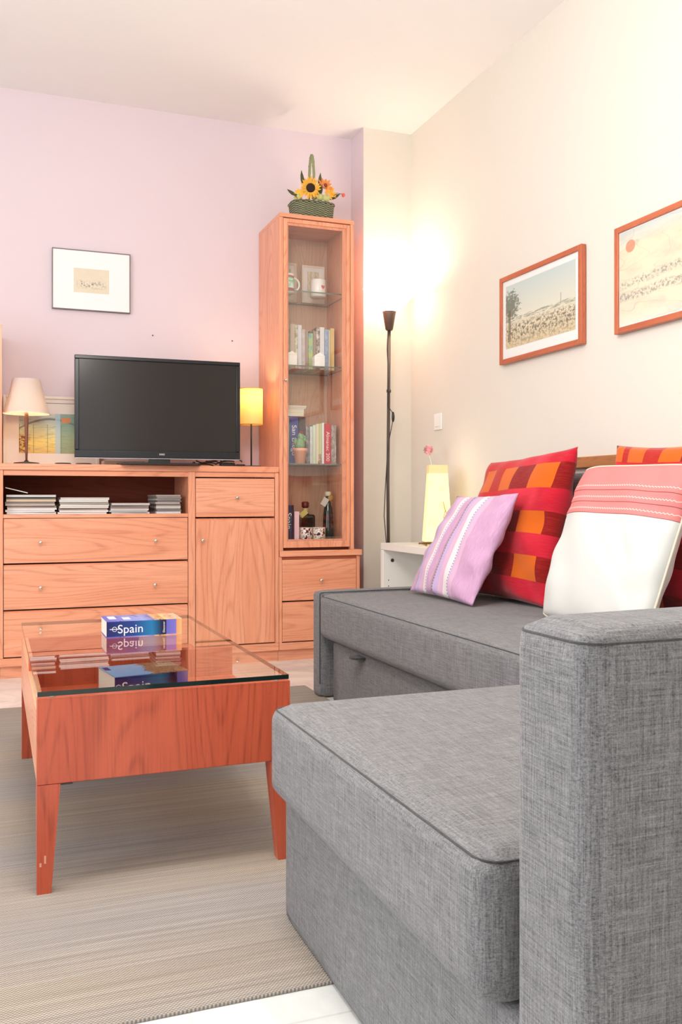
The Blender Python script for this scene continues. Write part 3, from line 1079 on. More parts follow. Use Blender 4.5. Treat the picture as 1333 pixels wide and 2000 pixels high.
# clutter under and beside the television
o = obj('set_top_box', MB().box(.50, 4.545, .9727, .70, 4.66, .998, .004), plain('cream_box', (214, 186, 164), .5), origin=(.6, 4.6, .9727))
meta(o, 'flat cream box lying on the sideboard behind the television stand', 'box')
for k, (x, y, lab) in enumerate(((.305, 4.46, 'dark round coaster on the sideboard nearer the white lamp'), (.40, 4.475, 'dark round coaster on the sideboard beside the television corner'))):
    o = obj('coaster', MB().lathe([(.033, 0), (.037, .002), (.037, .005), (.030, .007)], (x, y, .9727), 28), plain('dark_coaster', (52, 36, 34), .4), origin=(x, y, .9727))
    meta(o, lab, 'coaster', 'coasters left of the television')
rr = random.Random(4)
for k in range(4):
    pts = []
    x0 = .86 + .05 * k
    for i in range(26):
        a = i / 25
        pts.append((x0 + .17 * a + .022 * math.sin(9 * a + k * 2), 4.52 + .035 * math.cos(7 * a + k * 1.7) + .01 * k, .9765 + .008 * k + .009 * abs(math.sin(6.3 * a + k))))
    o = obj('cable', MB().tube(pts, .0032, 8), BLACKP, origin=(x0, 4.52, .9727))
    meta(o, ('black cable, leftmost and lowest of the tangle under the television', 'black cable looping second from the left under the television', 'black cable looping third from the left under the television', 'black cable, rightmost of the tangle under the television')[k], 'cable', 'black cables under the television')
o = obj('power_adapter', MB().box(1.055, 4.44, .9727, 1.125, 4.49, .992, .004), BLACKP, origin=(1.09, 4.46, .9727))
meta(o, 'small black power adapter under the television corner near the yellow lamp', 'adapter')
o = obj('remote_control', MB().box(1.135, 4.435, .9727, 1.175, 4.50, .984, .004), BLACKP, origin=(1.155, 4.46, .9727))
meta(o, 'small black remote control lying by the foot of the yellow lamp', 'remote')

# ------------------------------------------------------------------ lamps
def shade_mat(name, col, e, k, trans=.5):
    m = bpy.data.materials.new(name)
    m.use_nodes = True
    t_ = m.node_tree
    b = t_.nodes['Principled BSDF']
    b.inputs['Base Color'].default_value = srgb(*col)
    b.inputs['Roughness'].default_value = .9
    b.inputs['Emission Color'].default_value = srgb(*e)
    b.inputs['Emission Strength'].default_value = k
    tr = t_.nodes.new('ShaderNodeBsdfTranslucent')
    tr.inputs[0].default_value = srgb(*col)
    mx = t_.nodes.new('ShaderNodeMixShader')
    mx.inputs[0].default_value = trans
    out = t_.nodes['Material Output']
    t_.links.new(b.outputs[0], mx.inputs[1])
    t_.links.new(tr.outputs[0], mx.inputs[2])
    t_.links.new(mx.outputs[0], out.inputs[0])
    return m


WARM = (1.0, .74, .42)
# white lamp left
lx, ly = .145, 4.50
t = thing('table_lamp', 'table lamp with a tapered white fabric shade at the left of the sideboard', 'lamp', (lx, ly, .9725))
obj('base', MB().lathe([(0, 0), (.054, 0), (.058, .003), (.056, .007), (.012, .011), (.008, .018)], (lx, ly, .9727), 32), BLACKM, t)
obj('stem', MB().lathe([(.0045, .018), (.006, .06), (.0075, .14), (.009, .20), (.009, .235), (.005, .24), (.005, .262)], (lx, ly, .9727), 16), plain('bronze_stem', (116, 70, 52), .4), t)
mb = MB()
mb.lathe([(.104, 1.208), (.085, 1.266), (.062, 1.366)], (lx, ly, 0), 40, cap=False).lathe([(.102, 1.209), (.083, 1.266), (.060, 1.365)], (lx, ly, 0), 40, cap=False)
s_ = obj('lamp_shade', mb, shade_mat('white_lamp_shade', (228, 216, 208), (255, 220, 180), .0, .35), t, fix=False)
obj('shade_rim', MB().tube([(lx + .104 * math.cos(a * PI / 20), ly + .104 * math.sin(a * PI / 20), 1.208) for a in range(40)], .0015, 6, closed=True), WPLAST, s_)
obj('bulb', MB().blob((lx, ly, 1.268), .018, .018, .024, n=8), plain('bulb_glass', (250, 240, 220), .3), t)
point('white_lamp_light', (lx, ly, 1.225), .9, WARM, .015)
# yellow lamp right
lx, ly = 1.223, 4.50
t = thing('table_lamp', 'table lamp with a lit yellow drum shade between the television and tall cabinet', 'lamp', (lx, ly, .9725))
obj('base', MB().lathe([(0, 0), (.050, 0), (.052, .003), (.050, .006), (.008, .008)], (lx, ly, .9727), 32), BLACKM, t)
obj('stem', MB().lathe([(.0042, .006), (.0042, .30)], (lx, ly, .9727), 14), BLACKM, t)
mb = MB()
mb.lathe([(.058, 1.187), (.058, 1.368)], (lx, ly, 0), 40, cap=False).lathe([(.0565, 1.188), (.0565, 1.367)], (lx, ly, 0), 40, cap=False)
s_ = obj('lamp_shade', mb, shade_mat('yellow_lamp_shade', (252, 234, 186), (255, 210, 130), .06, .7), t, fix=False)
YR = plain('yellow_rim', (222, 168, 60), .6)
for z in (1.187, 1.368):
    obj('shade_rim', MB().tube([(lx + .058 * math.cos(a * PI / 20), ly + .058 * math.sin(a * PI / 20), z) for a in range(40)], .0018, 6, closed=True), YR, s_)
obj('bulb', MB().blob((lx, ly, 1.29), .017, .017, .022, n=8), plain('warm_bulb', (255, 240, 200), .3), t)
point('yellow_lamp_light', (lx, ly, 1.322), 1.7, (1, .80, .5), .02)

# floor uplighter
fx, fy = 1.962, 4.445
t = thing('floor_lamp', 'tall black floor lamp with a glowing white bowl in the corner', 'floor lamp', (fx, fy, 0))
obj('base', MB().lathe([(0, 0), (.125, 0), (.128, .01), (.11, .022), (.02, .03), (.012, .045)], (fx, fy, 0), 40), BLACKM, t)
obj('pole', MB().tube([(fx, fy, .04), (fx - .008, fy, .9), (fx, fy, 1.705)], .0085, 14).lathe([(.012, 1.375), (.012, 1.39)], (fx - .003, fy, 0), 14), plain('dark_taupe_pole', (74, 64, 60), .4), t)
obj('cone', MB().lathe([(.016, 1.703), (.020, 1.708), (.036, 1.80), (.0365, 1.803)], (fx, fy, 0), 32), DARKCON, t)
mb = MB()
mb.lathe([(.030, 1.804), (.06, 1.822), (.10, 1.852), (.130, 1.892), (.138, 1.925)], (fx, fy, 0), 48, cap=False)
obj('bowl_shade', mb, shade_mat('glowing_bowl', (255, 246, 230), (255, 236, 205), 5.0, .8), t, fix=False)
pts = [(fx - .013, fy - .01, 1.70), (fx - .018, fy - .012, 1.6), (fx - .012, fy - .01, 1.52), (fx - .010, fy - .008, 1.3), (fx + .012, fy - .012, 1.27), (fx + .014, fy - .012, 1.22), (fx - .006, fy - .01, 1.12), (fx - .016, fy - .012, 1.05), (fx - .03, fy - .014, .85), (fx - .036, fy - .014, .72), (fx - .022, fy - .012, .58), (fx - .01, fy, .3), (fx - .03, fy, .08)]
cb = obj('cord', MB().tube(pts, .0024, 8), BLACKM, t)
obj('cord_switch', MB().blob((fx + .016, fy - .014, 1.245), .008, .008, .028, n=8), BLACKP, t)
point('floor_lamp_light', (fx, fy, 1.90), 7.5, (1.0, .84, .66), .05)

# white shelf unit
wx0, wx1, wy0, wy1, wz = 1.845, 2.145, 3.66, 4.29, .588
t = thing('shelf_unit', 'low white open shelf unit between the sofa and the floor lamp', 'shelf', ((wx0 + wx1) / 2, 3.97, 0))
obj('top_panel', MB().box(wx0, wy0, wz - .034, wx1, wy1, wz, .002), WHITE, t)
obj('side_panel', MB().box(wx0, wy0, 0, wx1, wy0 + .034, wz - .0345, .002), WHITE, t)
fs = obj('side_panel', MB().box(wx0, wy1 - .034, 0, wx1, wy1, wz - .0345, .002), WHITE, t)
obj('back_panel', MB().box(wx1 - .01, wy0 + .035, .0, wx1 - .002, wy1 - .035, wz - .035), WHITE, t)
obj('bottom_panel', MB().box(wx0, wy0 + .0345, .0, wx1 - .011, wy1 - .0345, .034, .002), WHITE, t)
ay = Matrix.Rotation(R(90), 3, 'X')
obj('cam_lock', MB().lathe([(.009, 0), (.009, .003), (.004, .0035)], (wx0 + .05, wy1 - .0338, .50), 16, axis=ay), plain('dark_cam', (58, 46, 40), .4), fs)
HOLE = plain('hole_dark', (40, 30, 26), .8)
for z in (.40, .37, .34):
    obj('shelf_pin_hole', MB().lathe([(.0028, 0), (.0028, .001)], (wx0 + .03, wy1 - .0338, z), 8, axis=ay), HOLE, fs)

# paper lamp on the shelf unit
px, py = 2.0, 3.96
t = thing('paper_lamp', 'glowing tapered paper lamp with twig feet on the white shelf unit', 'lamp', (px, py, wz), R(-20))
def sq(h): return [(-h, -h), (h, -h), (h, h), (-h, h)]
g = G('rice_paper', .9, .1)
v_ = g.coord()
nn = g.noise(v_, 18, 3, .7)
g.color(g.mix(g.range(nn, .5, .7, 0, .4), srgb(250, 236, 180), srgb(236, 206, 130)))
zz = g.sep(v_)[2]
g.emit(g.mix(g.range(nn, .5, .72, 0, .6), srgb(255, 232, 150), srgb(250, 206, 110)), .62)
mb = MB()
mb.prism([(a * 1, b * 1) for a, b in sq(.066)], .02, .355, sq(.045))
obj('paper_shade', mb, g.m, t, local=True)
obj('top_band', MB().prism(sq(.0462), .345, .385, sq(.0445)), shade_mat('pinkish_band', (244, 206, 160), (255, 200, 150), .3, .2), t, local=True)
TWIG = plain('brown_twig', (126, 92, 40), .7)
for p_ in ([(-.095, -.06, .012), (-.05, -.055, .016), (0, -.05, .014), (.06, -.055, .018)], [(-.07, .05, .006), (0, .052, .008), (.07, .05, .006)],
           [(-.06, -.07, .006), (-.055, .0, .007), (-.06, .07, .006)], [(.06, -.07, .006), (.055, .0, .007), (.06, .07, .006)]):
    obj('twig_foot', MB().tube(p_, .004, 8), TWIG, t, local=True)
mb = MB().tube([(.02, -.066, .21), (.03, -.070, .17), (.045, -.066, .13)], .0016, 6).tube([(.03, -.070, .17), (.022, -.068, .13)], .0014, 6)
obj('twig_decoration', mb, plain('pressed_twig', (186, 150, 84), .7), t, local=True)
point('paper_lamp_light', (px, py, wz + .42), .25, (1, .84, .6), .04)

# pink paper flower
cx_, cy_, cz_ = 2.02, 4.095, 1.055
t = thing('paper_flower', 'pink paper ball flower on a thin pale stem behind the paper lamp', 'flower', (cx_ + .03, cy_ - .05, wz))
obj('stem', MB().tube([(cx_ + .045, cy_ - .06, wz + .002), (cx_ + .04, cy_ - .03, .8), (cx_ + .012, cy_, 1.0), (cx_, cy_, cz_ - .02)], .0018, 6), plain('pale_green_stem', (214, 220, 190), .7), t)
mb = MB()
for i in range(46):
    a = i * 2.39996
    zz = 1 - 2 * (i + .5) / 46
    r_ = math.sqrt(1 - zz * zz)
    d = Vector((r_ * math.cos(a), r_ * math.sin(a), zz))
    s1 = d.cross(Vector((.3, .1, 1))).normalized()
    s2 = d.cross(s1)
    c0 = Vector((cx_, cy_, cz_))
    vs = [mb.bm.verts.new(c0 + d * q[0] + s1 * q[1] + s2 * q[2]) for q in ((.010, -.004, 0), (.020, -.009, .002), (.027, 0, .004), (.020, .009, .002), (.010, .004, 0))]
    mb.bm.faces.new(vs).smooth = False
mb.blob(c0, .013, .013, .013, n=6)
obj('petals', mb, plain('pink_tissue', (242, 186, 194), .8), t, fix=False)

# ------------------------------------------------------------------ flower basket
bx, by, bz = 1.55, 4.515, 2.2435
t = thing('flower_basket', 'green wicker basket of artificial sunflowers on top of the tall cabinet', 'basket', (bx, by, bz))
g = G('green_wicker', .7, .3)
v_ = g.coord()
x_, y_, z_ = g.sep(v_)
wz_ = g.ma('SINE', g.ma('ADD', g.ma('MULTIPLY', z_, 2 * PI / .011), g.ma('MULTIPLY', g.ma('SIGN', g.ma('SINE', g.ma('MULTIPLY', x_, 2 * PI / .030))), 1.57)))
nn = g.noise(v_, 60, 2)
g.color(g.mix(g.range(wz_, -.6, .6), srgb(84, 92, 76), g.mix(nn, srgb(140, 146, 122), srgb(178, 176, 136))))
g.bump(wz_, .8, .004)
mb = MB()
n = 48
rings = []
for z, s in ((0, .92), (.03, .97), (.065, 1.0), (.090, 1.02), (.097, 1.045), (.090, .99), (.06, .95), (.02, .9)):
    ring = []
    for i in range(n):
        a = 2 * PI * i / n
        ca, sa = math.cos(a), math.sin(a)
        ring.append(mb.bm.verts.new((bx + .112 * s * math.copysign(abs(ca) ** .55, ca), by + .075 * s * math.copysign(abs(sa) ** .55, sa), bz + z + .0005)))
    rings.append(ring)
for A, B in zip(rings, rings[1:]):
    for i in range(n):
        f = mb.bm.faces.new((A[i], A[(i + 1) % n], B[(i + 1) % n], B[i])); f.smooth = True
mb.bm.faces.new(rings[0][::-1]); mb.bm.faces.new(rings[-1])
obj('basket_body', mb, g.m, t)
# rim braid and handle
pts = [(bx + .114 * math.copysign(abs(math.cos(a)) ** .55, math.cos(a)), by + .077 * math.copysign(abs(math.sin(a)) ** .55, math.sin(a)), bz + .094 + .002 * math.sin(20 * a)) for a in [2 * PI * i / 90 for i in range(90)]]
obj('braided_rim', MB().tube(pts, .005, 8, closed=True), g.m, t)
mb = MB()
pts = []
for i in range(41):
    a = PI * i / 40
    pts.append((bx + .012 * math.cos(a), by + .078 * math.cos(a), bz + .10 + .255 * math.sin(a) ** .8))
mb.tube(pts, .0068, 10)
pts2 = [(p[0] + .006 * math.cos(i * 1.3), p[1] + .004 * math.sin(i * 1.3), p[2] + .003 * math.sin(i * 1.3)) for i, p in enumerate(pts)]
mb.tube(pts2, .0034, 8)
obj('handle', mb, plain('sage_handle', (140, 146, 104), .6), t)


def petal_ring(mb, c, d, r0, r1, npet, wdt, lift=.2, jit=0.0, mi=0):
    d = Vector(d).normalized()
    s1 = d.cross(Vector((0, 0, 1))).normalized()
    s2 = d.cross(s1)
    c = Vector(c)
    for i in range(npet):
        a = 2 * PI * i / npet + rnd.uniform(-jit, jit)
        rad = s1 * math.cos(a) + s2 * math.sin(a)
        tan = d.cross(rad)
        L_ = r1 * rnd.uniform(.85, 1.08)
        up = lift * rnd.uniform(.4, 1.4)
        row = []
        for q, ww in ((0, .35), (.35, .9), (.7, 1.0), (1, .05)):
            rr_ = r0 + (L_ - r0) * q
            hgt = d * (up * rr_ * q)
            w2 = wdt * ww
            row.append([mb.bm.verts.new(c + rad * rr_ + hgt + tan * w2 * k + d * (-.12 * abs(k) * w2)) for k in (-1, 0, 1)])
        for A, B in zip(row, row[1:]):
            for k in (0, 1):
                f = mb.bm.faces.new((A[k], A[k + 1], B[k + 1], B[k])); f.smooth = True; f.material_index = mi


YEL = plain('sunflower_petals', (246, 186, 70), .7)
ORG_ = plain('orange_petals', (226, 140, 70), .7)
SEED = plain('seed_disc_brown', (48, 26, 22), .9)
LEAF = plain('dark_green_leaf', (84, 84, 58), .7)
PALEG = plain('pale_green_bloom', (196, 200, 130), .8)
REDB = plain('small_red_bud', (214, 92, 74), .7)
fd = Vector((-.25, -1, -.15)).normalized()
c0 = Vector((bx - .034, by - .085, bz + .155))
mb = MB()
petal_ring(mb, c0, fd, .014, .060, 19, .0062, .25, .06)
petal_ring(mb, c0 + fd * .004, fd, .012, .047, 16, .0052, .5, .08)
sfl = obj('sunflower', mb, YEL, t, fix=False, label='large yellow sunflower')
A3 = fd.to_track_quat('Z', 'Y').to_matrix()
obj('seed_disc', MB().lathe([(0, -.002), (.022, -.001), (.023, .010), (.016, .017), (0, .018)], c0, 24, axis=A3), SEED, sfl)
c1 = Vector((bx + .052, by - .06, bz + .185))
mb = MB()
petal_ring(mb, c1, (.1, -1, .3), .008, .044, 11, .0075, .6, .1)
s2_ = obj('orange_bloom', mb, ORG_, t, fix=False, label='orange bloom')
obj('seed_disc', MB().blob(c1 + Vector((0, -.012, 0)), .010, .008, .010, n=8), plain('rust_disc', (150, 70, 40), .9), s2_)
for c_, d_, r_ in (((bx + .07, by - .07, bz + .140), (.3, -1, .1), .036), ((bx + .095, by - .05, bz + .155), (.5, -.8, .3), .032), ((bx - .085, by - .06, bz + .125), (-.6, -.8, .1), .030)):
    mb = MB(); petal_ring(mb, c_, d_, .004, r_, 9, .0068, .5, .1)
    obj('yellow_bloom', mb, YEL, t, fix=False)
for c_ in ((bx + .02, by - .07, bz + .120), (bx + .055, by - .075, bz + .118), (bx - .09, by - .05, bz + .112), (bx - .005, by - .055, bz + .128)):
    obj('green_bloom', MB().blob(c_, .021, .017, .018, n=10, fn=lambda p: 1 + .14 * math.sin(9 * p.x) * math.sin(8 * p.y + 2) * math.cos(7 * p.z)), PALEG, t)


def leaf(c, tip, wdt, mat=LEAF):
    c, tip = Vector(c), Vector(tip)
    d = tip - c
    s = d.cross(Vector((.1, -1, .2))).normalized()
    n_ = d.cross(s).normalized()
    mb = MB()
    row = []
    for q, ww in ((0, .1), (.25, .8), (.5, 1), (.75, .7), (1, .03)):
        p = c + d * q + n_ * (.12 * d.length * math.sin(q * PI))
        row.append([mb.bm.verts.new(p + s * wdt * ww * k + n_ * (-.25 * wdt * abs(k) * ww)) for k in (-1, 0, 1)])
    for A, B in zip(row, row[1:]):
        for k in (0, 1):
            f = mb.bm.faces.new((A[k], A[k + 1], B[k + 1], B[k])); f.smooth = True
    return mb


for c_, tp, w_ in (((bx - .04, by - .02, bz + .17), (bx - .065, by - .03, bz + .262), .012), ((bx - .02, by - .02, bz + .18), (bx - .01, by - .03, bz + .235), .014),
                   ((bx - .09, by - .05, bz + .12), (bx - .155, by - .07, bz + .140), .011), ((bx - .08, by - .06, bz + .11), (bx - .125, by - .08, bz + .118), .010),
                   ((bx + .03, by - .03, bz + .14), (bx + .03, by - .05, bz + .215), .014), ((bx + .045, by - .02, bz + .17), (bx + .04, by - .03, bz + .262), .012),
                   ((bx + .012, by - .06, bz + .12), (bx + .03, by - .09, bz + .17), .013), ((bx + .09, by - .02, bz + .13), (bx + .15, by - .03, bz + .165), .010)):
    obj('leaf', leaf(c_, tp, w_), LEAF, t, fix=False)
obj('sprig', MB().tube([(bx + .09, by - .05, bz + .13), (bx + .12, by - .06, bz + .155), (bx + .15, by - .07, bz + .150)], .0015, 6), LEAF, t)
obj('red_bud', MB().blob((bx + .152, by - .07, bz + .145), .009, .009, .011, n=8), REDB, t)

# ------------------------------------------------------------------ books and magazines
def book(label, x0, x1, y0, z0, h, d, cm, group, page_in=.003, name='book', lean=0):
    """upright book, spine towards the room (-Y)"""
    cx = (x0 + x1) / 2
    t = thing(name, label, 'book', (cx, y0, z0), group=group)
    w2 = (x1 - x0) / 2 - .0004
    b = min(.0022, w2 * .3)
    mb = MB()
    mb.box(-w2, 0, .0004, -w2 + b, d, h).box(w2 - b, 0, .0004, w2, d, h).box(-w2 + b, 0, .0004, w2 - b, b, h)
    obj('cover', mb, cm, t, local=True)
    obj('pages', MB().box(-w2 + b, b, .002, w2 - b, d - page_in, h - .003), PAPER, t, local=True)
    t.rotation_euler = (0, lean, 0)
    return t


def bm_(name, c, c2=None, sc=(20, 20, 20)):
    g = G(name, .45, .4)
    if c2:
        n_ = g.noise(g.mapping(g.coord(), sc), 1, 3, .7)
        g.color(g.mix(g.range(n_, .45, .6), srgb(*c), srgb(*c2)))
    else:
        g.color(srgb(*c))
    return g.m


BT = plain('white_print', (242, 240, 238), .6)
SPINE = lambda z: Matrix.Translation((0, -.0005, z)) @ Matrix.Rotation(R(90), 4, 'X') @ Matrix.Rotation(R(-90), 4, 'Z')
gA = 'books on the second glass shelf'
zs = 1.4925
for x0, x1, top, c, c2, lab in (
        (1.405, 1.424, 1.745, (196, 168, 120), None, 'tan book leftmost on the second glass shelf'),
        (1.425, 1.446, 1.740, (150, 126, 104), (186, 160, 134), 'brown mottled book second from the left on the second glass shelf'),
        (1.448, 1.474, 1.725, (206, 190, 168), None, 'beige book behind the left white candle house'),
        (1.475, 1.490, 1.722, (240, 234, 210), (168, 160, 140), 'cream book with grey blotches left of the pale blue one'),
        (1.491, 1.512, 1.722, (226, 228, 236), None, 'pale blue white book in the left half of the second glass shelf'),
        (1.513, 1.532, 1.700, (206, 190, 190), (226, 214, 212), 'greyish pink book beside the pale blue one'),
        (1.533, 1.548, 1.690, (178, 156, 142), None, 'taupe book left of the green and blue one'),
        (1.549, 1.574, 1.682, (196, 214, 130), (120, 182, 190), 'green and blue book above the right white candle house'),
        (1.575, 1.592, 1.695, (170, 150, 136), None, 'short brown book right of the green and blue one'),
        (1.593, 1.612, 1.715, (120, 100, 92), (236, 228, 220), 'black and white speckled book on the second glass shelf'),
        (1.613, 1.638, 1.718, (238, 238, 240), None, 'white book right of the speckled one'),
        (1.640, 1.660, 1.708, (150, 176, 212), (186, 204, 226), 'light blue book near the right end of the second glass shelf'),
        (1.661, 1.672, 1.705, (220, 214, 196), None, 'thin grey book right of the light blue one'),
        (1.673, 1.694, 1.716, (236, 206, 136), None, 'yellow book at the right end of the second glass shelf')):
    book(lab, x0, x1, 4.56, zs, top - zs, .14, bm_('cover_a', c, c2), gA)

gB = 'books on the third glass shelf'
zs = .9925
BLUE = bm_('deep_blue_cover', (54, 66, 140))
for x0, x1, top, c, c2, lab, tx in (
        (1.388, 1.404, 1.225, (206, 160, 70), None, 'ochre book leftmost on the third glass shelf', None),
        (1.405, 1.419, 1.240, (70, 120, 112), (120, 160, 150), 'teal book left of the wide blue one', None),
        (1.421, 1.434, 1.236, (196, 206, 196), None, 'thin pale green book left of the wide blue one', None),
        (1.436, 1.484, 1.238, (58, 70, 146), None, 'wide deep blue book with white lettering behind the cactus', 'San Diego'),
        (1.486, 1.522, 1.238, (60, 48, 52), (90, 70, 70), 'dark brown book right of the wide blue one', None),
        (1.524, 1.545, 1.190, (110, 106, 108), (176, 170, 172), 'grey patterned book right of the cactus', None),
        (1.547, 1.562, 1.190, (206, 212, 214), (232, 232, 232), 'pale grey spiral book on the third glass shelf', None),
        (1.563, 1.580, 1.198, (216, 230, 206), None, 'pale green book in the middle of the third glass shelf', None),
        (1.581, 1.598, 1.204, (236, 224, 196), None, 'cream book in the middle of the third glass shelf', None),
        (1.599, 1.613, 1.206, (206, 216, 150), None, 'yellow green book left of the white one', None),
        (1.614, 1.626, 1.211, (242, 242, 244), None, 'white book left of the red almanac', None),
        (1.628, 1.664, 1.206, (214, 54, 70), None, 'red almanac with white spine lettering', 'Almanac 200'),
        (1.666, 1.694, 1.200, (150, 142, 120), (206, 190, 196), 'multicoloured book at the right end of the third glass shelf', None)):
    t = book(lab, x0, x1, 4.53, zs, top - zs, .15, bm_('cover_b', c, c2, (60, 60, 30)), gB)
    if tx:
        text('spine_title', tx, .034 if tx[0] == 'S' else .026, BT, t, SPINE((top - zs) / 2 + (.0 if tx[0] == 'S' else -.012)), sx=1.15)


def flat_book(name, label, cx, cy, z, w_, d_, h_, cm, rz=0, group=None, cat='book', mk=None):
    """lying book or magazine; pages on the sides"""
    t = thing(name, label, cat, (cx, cy, z), rz, group)
    b = min(.0016, h_ * .15)
    mb = MB()
    mb.box(-w_ / 2, -d_ / 2, 0, w_ / 2, d_ / 2, b).box(-w_ / 2, -d_ / 2, h_ - b, w_ / 2, d_ / 2, h_).box(-w_ / 2, d_ / 2 - b, b, w_ / 2, d_ / 2, h_ - b)
    obj('cover', mb, cm, t, local=True)
    obj('pages', MB().box(-w_ / 2 + .0006, -d_ / 2 + .001, b, w_ / 2 - .0006, d_ / 2 - b, h_ - b), mk or PAPER, t, local=True)
    return t


z = 1.2405
for k, (h_, w_, c, lab) in enumerate(((.020, .105, (240, 226, 180), 'cream book lying lowest on top of the blue and brown books'), (.018, .102, (244, 226, 190), 'cream book lying second from the bottom above the blue book'),
                                      (.009, .115, (176, 160, 150), 'grey magazine lying above the two cream books'), (.008, .118, (226, 220, 214), 'white magazine lying on the grey one above the cream books'))):
    flat_book('book', lab, 1.462 + .002 * k, 4.60, z, w_, .14, h_, bm_('cover_c', c), R(1 * (k - 1)), 'books lying on top of the third shelf row')
    z += h_ + .0004

# travel guide and slim book in the bottom compartment
t = book('dark blue travel guide standing at the left of the bottom compartment', 1.385, 1.419, 4.44, .6015, .178, .13, bm_('guide_blue', (36, 52, 84), (48, 104, 128), (1, 1, 9)), 'books in the bottom compartment')
text('spine_title', 'Spain', .040, BT, t, SPINE(.098))
book('thin black travel guide next to the dark blue one', 1.4195, 1.430, 4.44, .6015, .178, .13, bm_('guide_dark', (40, 36, 50)), 'books in the bottom compartment')
book('slim pale pink book standing beside the square bottle', 1.433, 1.459, 4.44, .6015, .146, .12, bm_('slim_pink', (236, 196, 206)), 'books in the bottom compartment')

# magazines in the niche
stacks = [(.164, .216, 9, .0094, 'leftmost pile in the niche'), (.398, .222, 8, .0094, 'second pile from the left'),
          (.610, .180, 6, .0085, 'third pile from the left'), (.795, .118, 10, .0092, 'small rightmost pile in the niche')]
ordn = ['lowest', 'second', 'third', 'fourth', 'fifth', 'sixth', 'seventh', 'eighth', 'ninth', 'tenth', 'eleventh']
pal = [[(228, 230, 232), (222, 222, 224), (230, 230, 228), (150, 110, 100), (190, 176, 160), (92, 70, 62), (222, 190, 148), (60, 56, 58), (216, 214, 212)],
       [(232, 232, 230), (226, 224, 220), (128, 96, 84), (230, 226, 216), (222, 216, 206), (140, 120, 108), (228, 226, 222), (214, 208, 200)],
       [(226, 226, 226), (150, 150, 156), (216, 210, 200), (120, 96, 90), (128, 112, 112), (206, 196, 190)],
       [(214, 220, 224), (70, 66, 66), (120, 112, 108), (214, 206, 196), (90, 70, 64), (176, 160, 150), (66, 60, 58), (196, 190, 184), (110, 90, 84), (150, 140, 132)]]
cname = [['white', 'white', 'white', 'brown', 'beige', 'dark brown', 'tan', 'black', 'pale grey'], ['white', 'white', 'brown', 'cream', 'cream', 'brown', 'white', 'pale grey'],
         ['white', 'grey', 'cream', 'brown', 'taupe', 'pale grey'], ['pale blue', 'black', 'grey', 'cream', 'dark brown', 'beige', 'black', 'pale grey', 'brown', 'grey']]
for si, (cx, w_, n_, h_, lab) in enumerate(stacks):
    z = .7415
    for k in range(n_):
        hh = h_ * rnd.uniform(.8, 1.15)
        c = pal[si][k]
        pg = bm_('magazine_pages', tuple(min(255, int(q * .5 + 120)) for q in c), tuple(int(q * .8) for q in c), (2, 2, 500))
        yy = 4.56 if si < 3 else 4.555
        t = flat_book('magazine', '%s magazine, %s of the %s' % (cname[si][k], ordn[k] + ('' if k == 0 else ' from the bottom'), lab),
                      cx + rnd.uniform(-.004, .004), yy + rnd.uniform(-.010, .010), z, w_, .25, hh, bm_('magazine_cover', c), R(rnd.uniform(-2.2, 2.2)), 'magazines piled in the niche', 'magazine', pg)
        z += hh + .0003
t = flat_book('magazine', 'black magazine slumped on top of the leftmost stack in the niche', .100, 4.56, z if False else .7415 + .0885, .10, .22, .006, bm_('magazine_cover', (34, 32, 34)), 0, 'magazines piled in the niche', 'magazine')
t.rotation_euler = (0, R(14), 0)
t.location.z = .848

# guide books on and under the table glass
def guide(name, label, cx, cy, z, L_, W_, h_, rz, top_m, spine_m, title):
    t = thing(name, label, 'book', (cx, cy, z), rz)
    b = .0016
    x0, x1, y0, y1 = -L_ / 2, L_ / 2, -W_ / 2, W_ / 2
    mb = MB()
    mb.box(x0, y0, 0, x1, y1, b)
    mb.box(x0, y0, b, x1, y0 + b, h_ - b, mi=1)
    mb.box(x0, y0, h_ - b, x1, y1, h_)
    for f in mb.bm.faces:
        for l in f.loops:
            l[mb.uv].uv = ((l.vert.co.x - x0) / L_, (l.vert.co.y - y0) / W_)
    obj('cover', mb, [top_m, spine_m], t, local=True)
    obj('pages', MB().box(x0 + .001, y0 + b, b, x1 - .001, y1 - .001, h_ - b), PAPER, t, local=True)
    text('spine_title', title, .034, LOGO, t, FRONT(-.040, y0 - .0003, h_ * .47), spacing=1.02)
    ring = MB().tube([(-.0845 + .0062 * math.cos(a * PI / 12), y0 - .0003, h_ * .5 + .0062 * math.sin(a * PI / 12)) for a in range(24)], .0007, 6, closed=True)
    ring.box(-.098, y0 - .0006, h_ * .5 - .0008, -.071, y0 - .0001, h_ * .5 + .0008)
    obj('emblem', ring, LOGO, t, local=True)
    return t


g = G('guide_spine_print', .35, .5)
x_, y_, z_ = g.sep(g.coord())
c = g.ramp(g.range(x_, -.105, .105), [(0, srgb(24, 28, 92)), (.35, srgb(26, 60, 130)), (.6, srgb(22, 116, 168)), (.735, srgb(24, 28, 64)), (.79, srgb(30, 26, 60)), (.80, srgb(96, 96, 190)), (.93, srgb(120, 110, 196)), (.935, srgb(226, 150, 90)), (1, srgb(236, 176, 120))])
g.color(c)
SPN = g.m
g = G('guide_cover_print', .3, .5)
uv = g.coord('UV')
u, v, _ = g.sep(uv)
c = g.ramp(u, [(0, srgb(84, 96, 200)), (.5, srgb(150, 166, 226)), (.62, srgb(120, 120, 190)), (.64, srgb(220, 180, 140)), (.75, srgb(206, 150, 96)), (.78, srgb(222, 206, 150)), (.86, srgb(226, 176, 140)), (1, srgb(232, 190, 160))])
n_ = g.noise(g.mapping(uv, (8, 5, 1)), 1, 3, .6)
c = g.mix(g.range(n_, .58, .62, 0, .8), c, srgb(52, 44, 76))
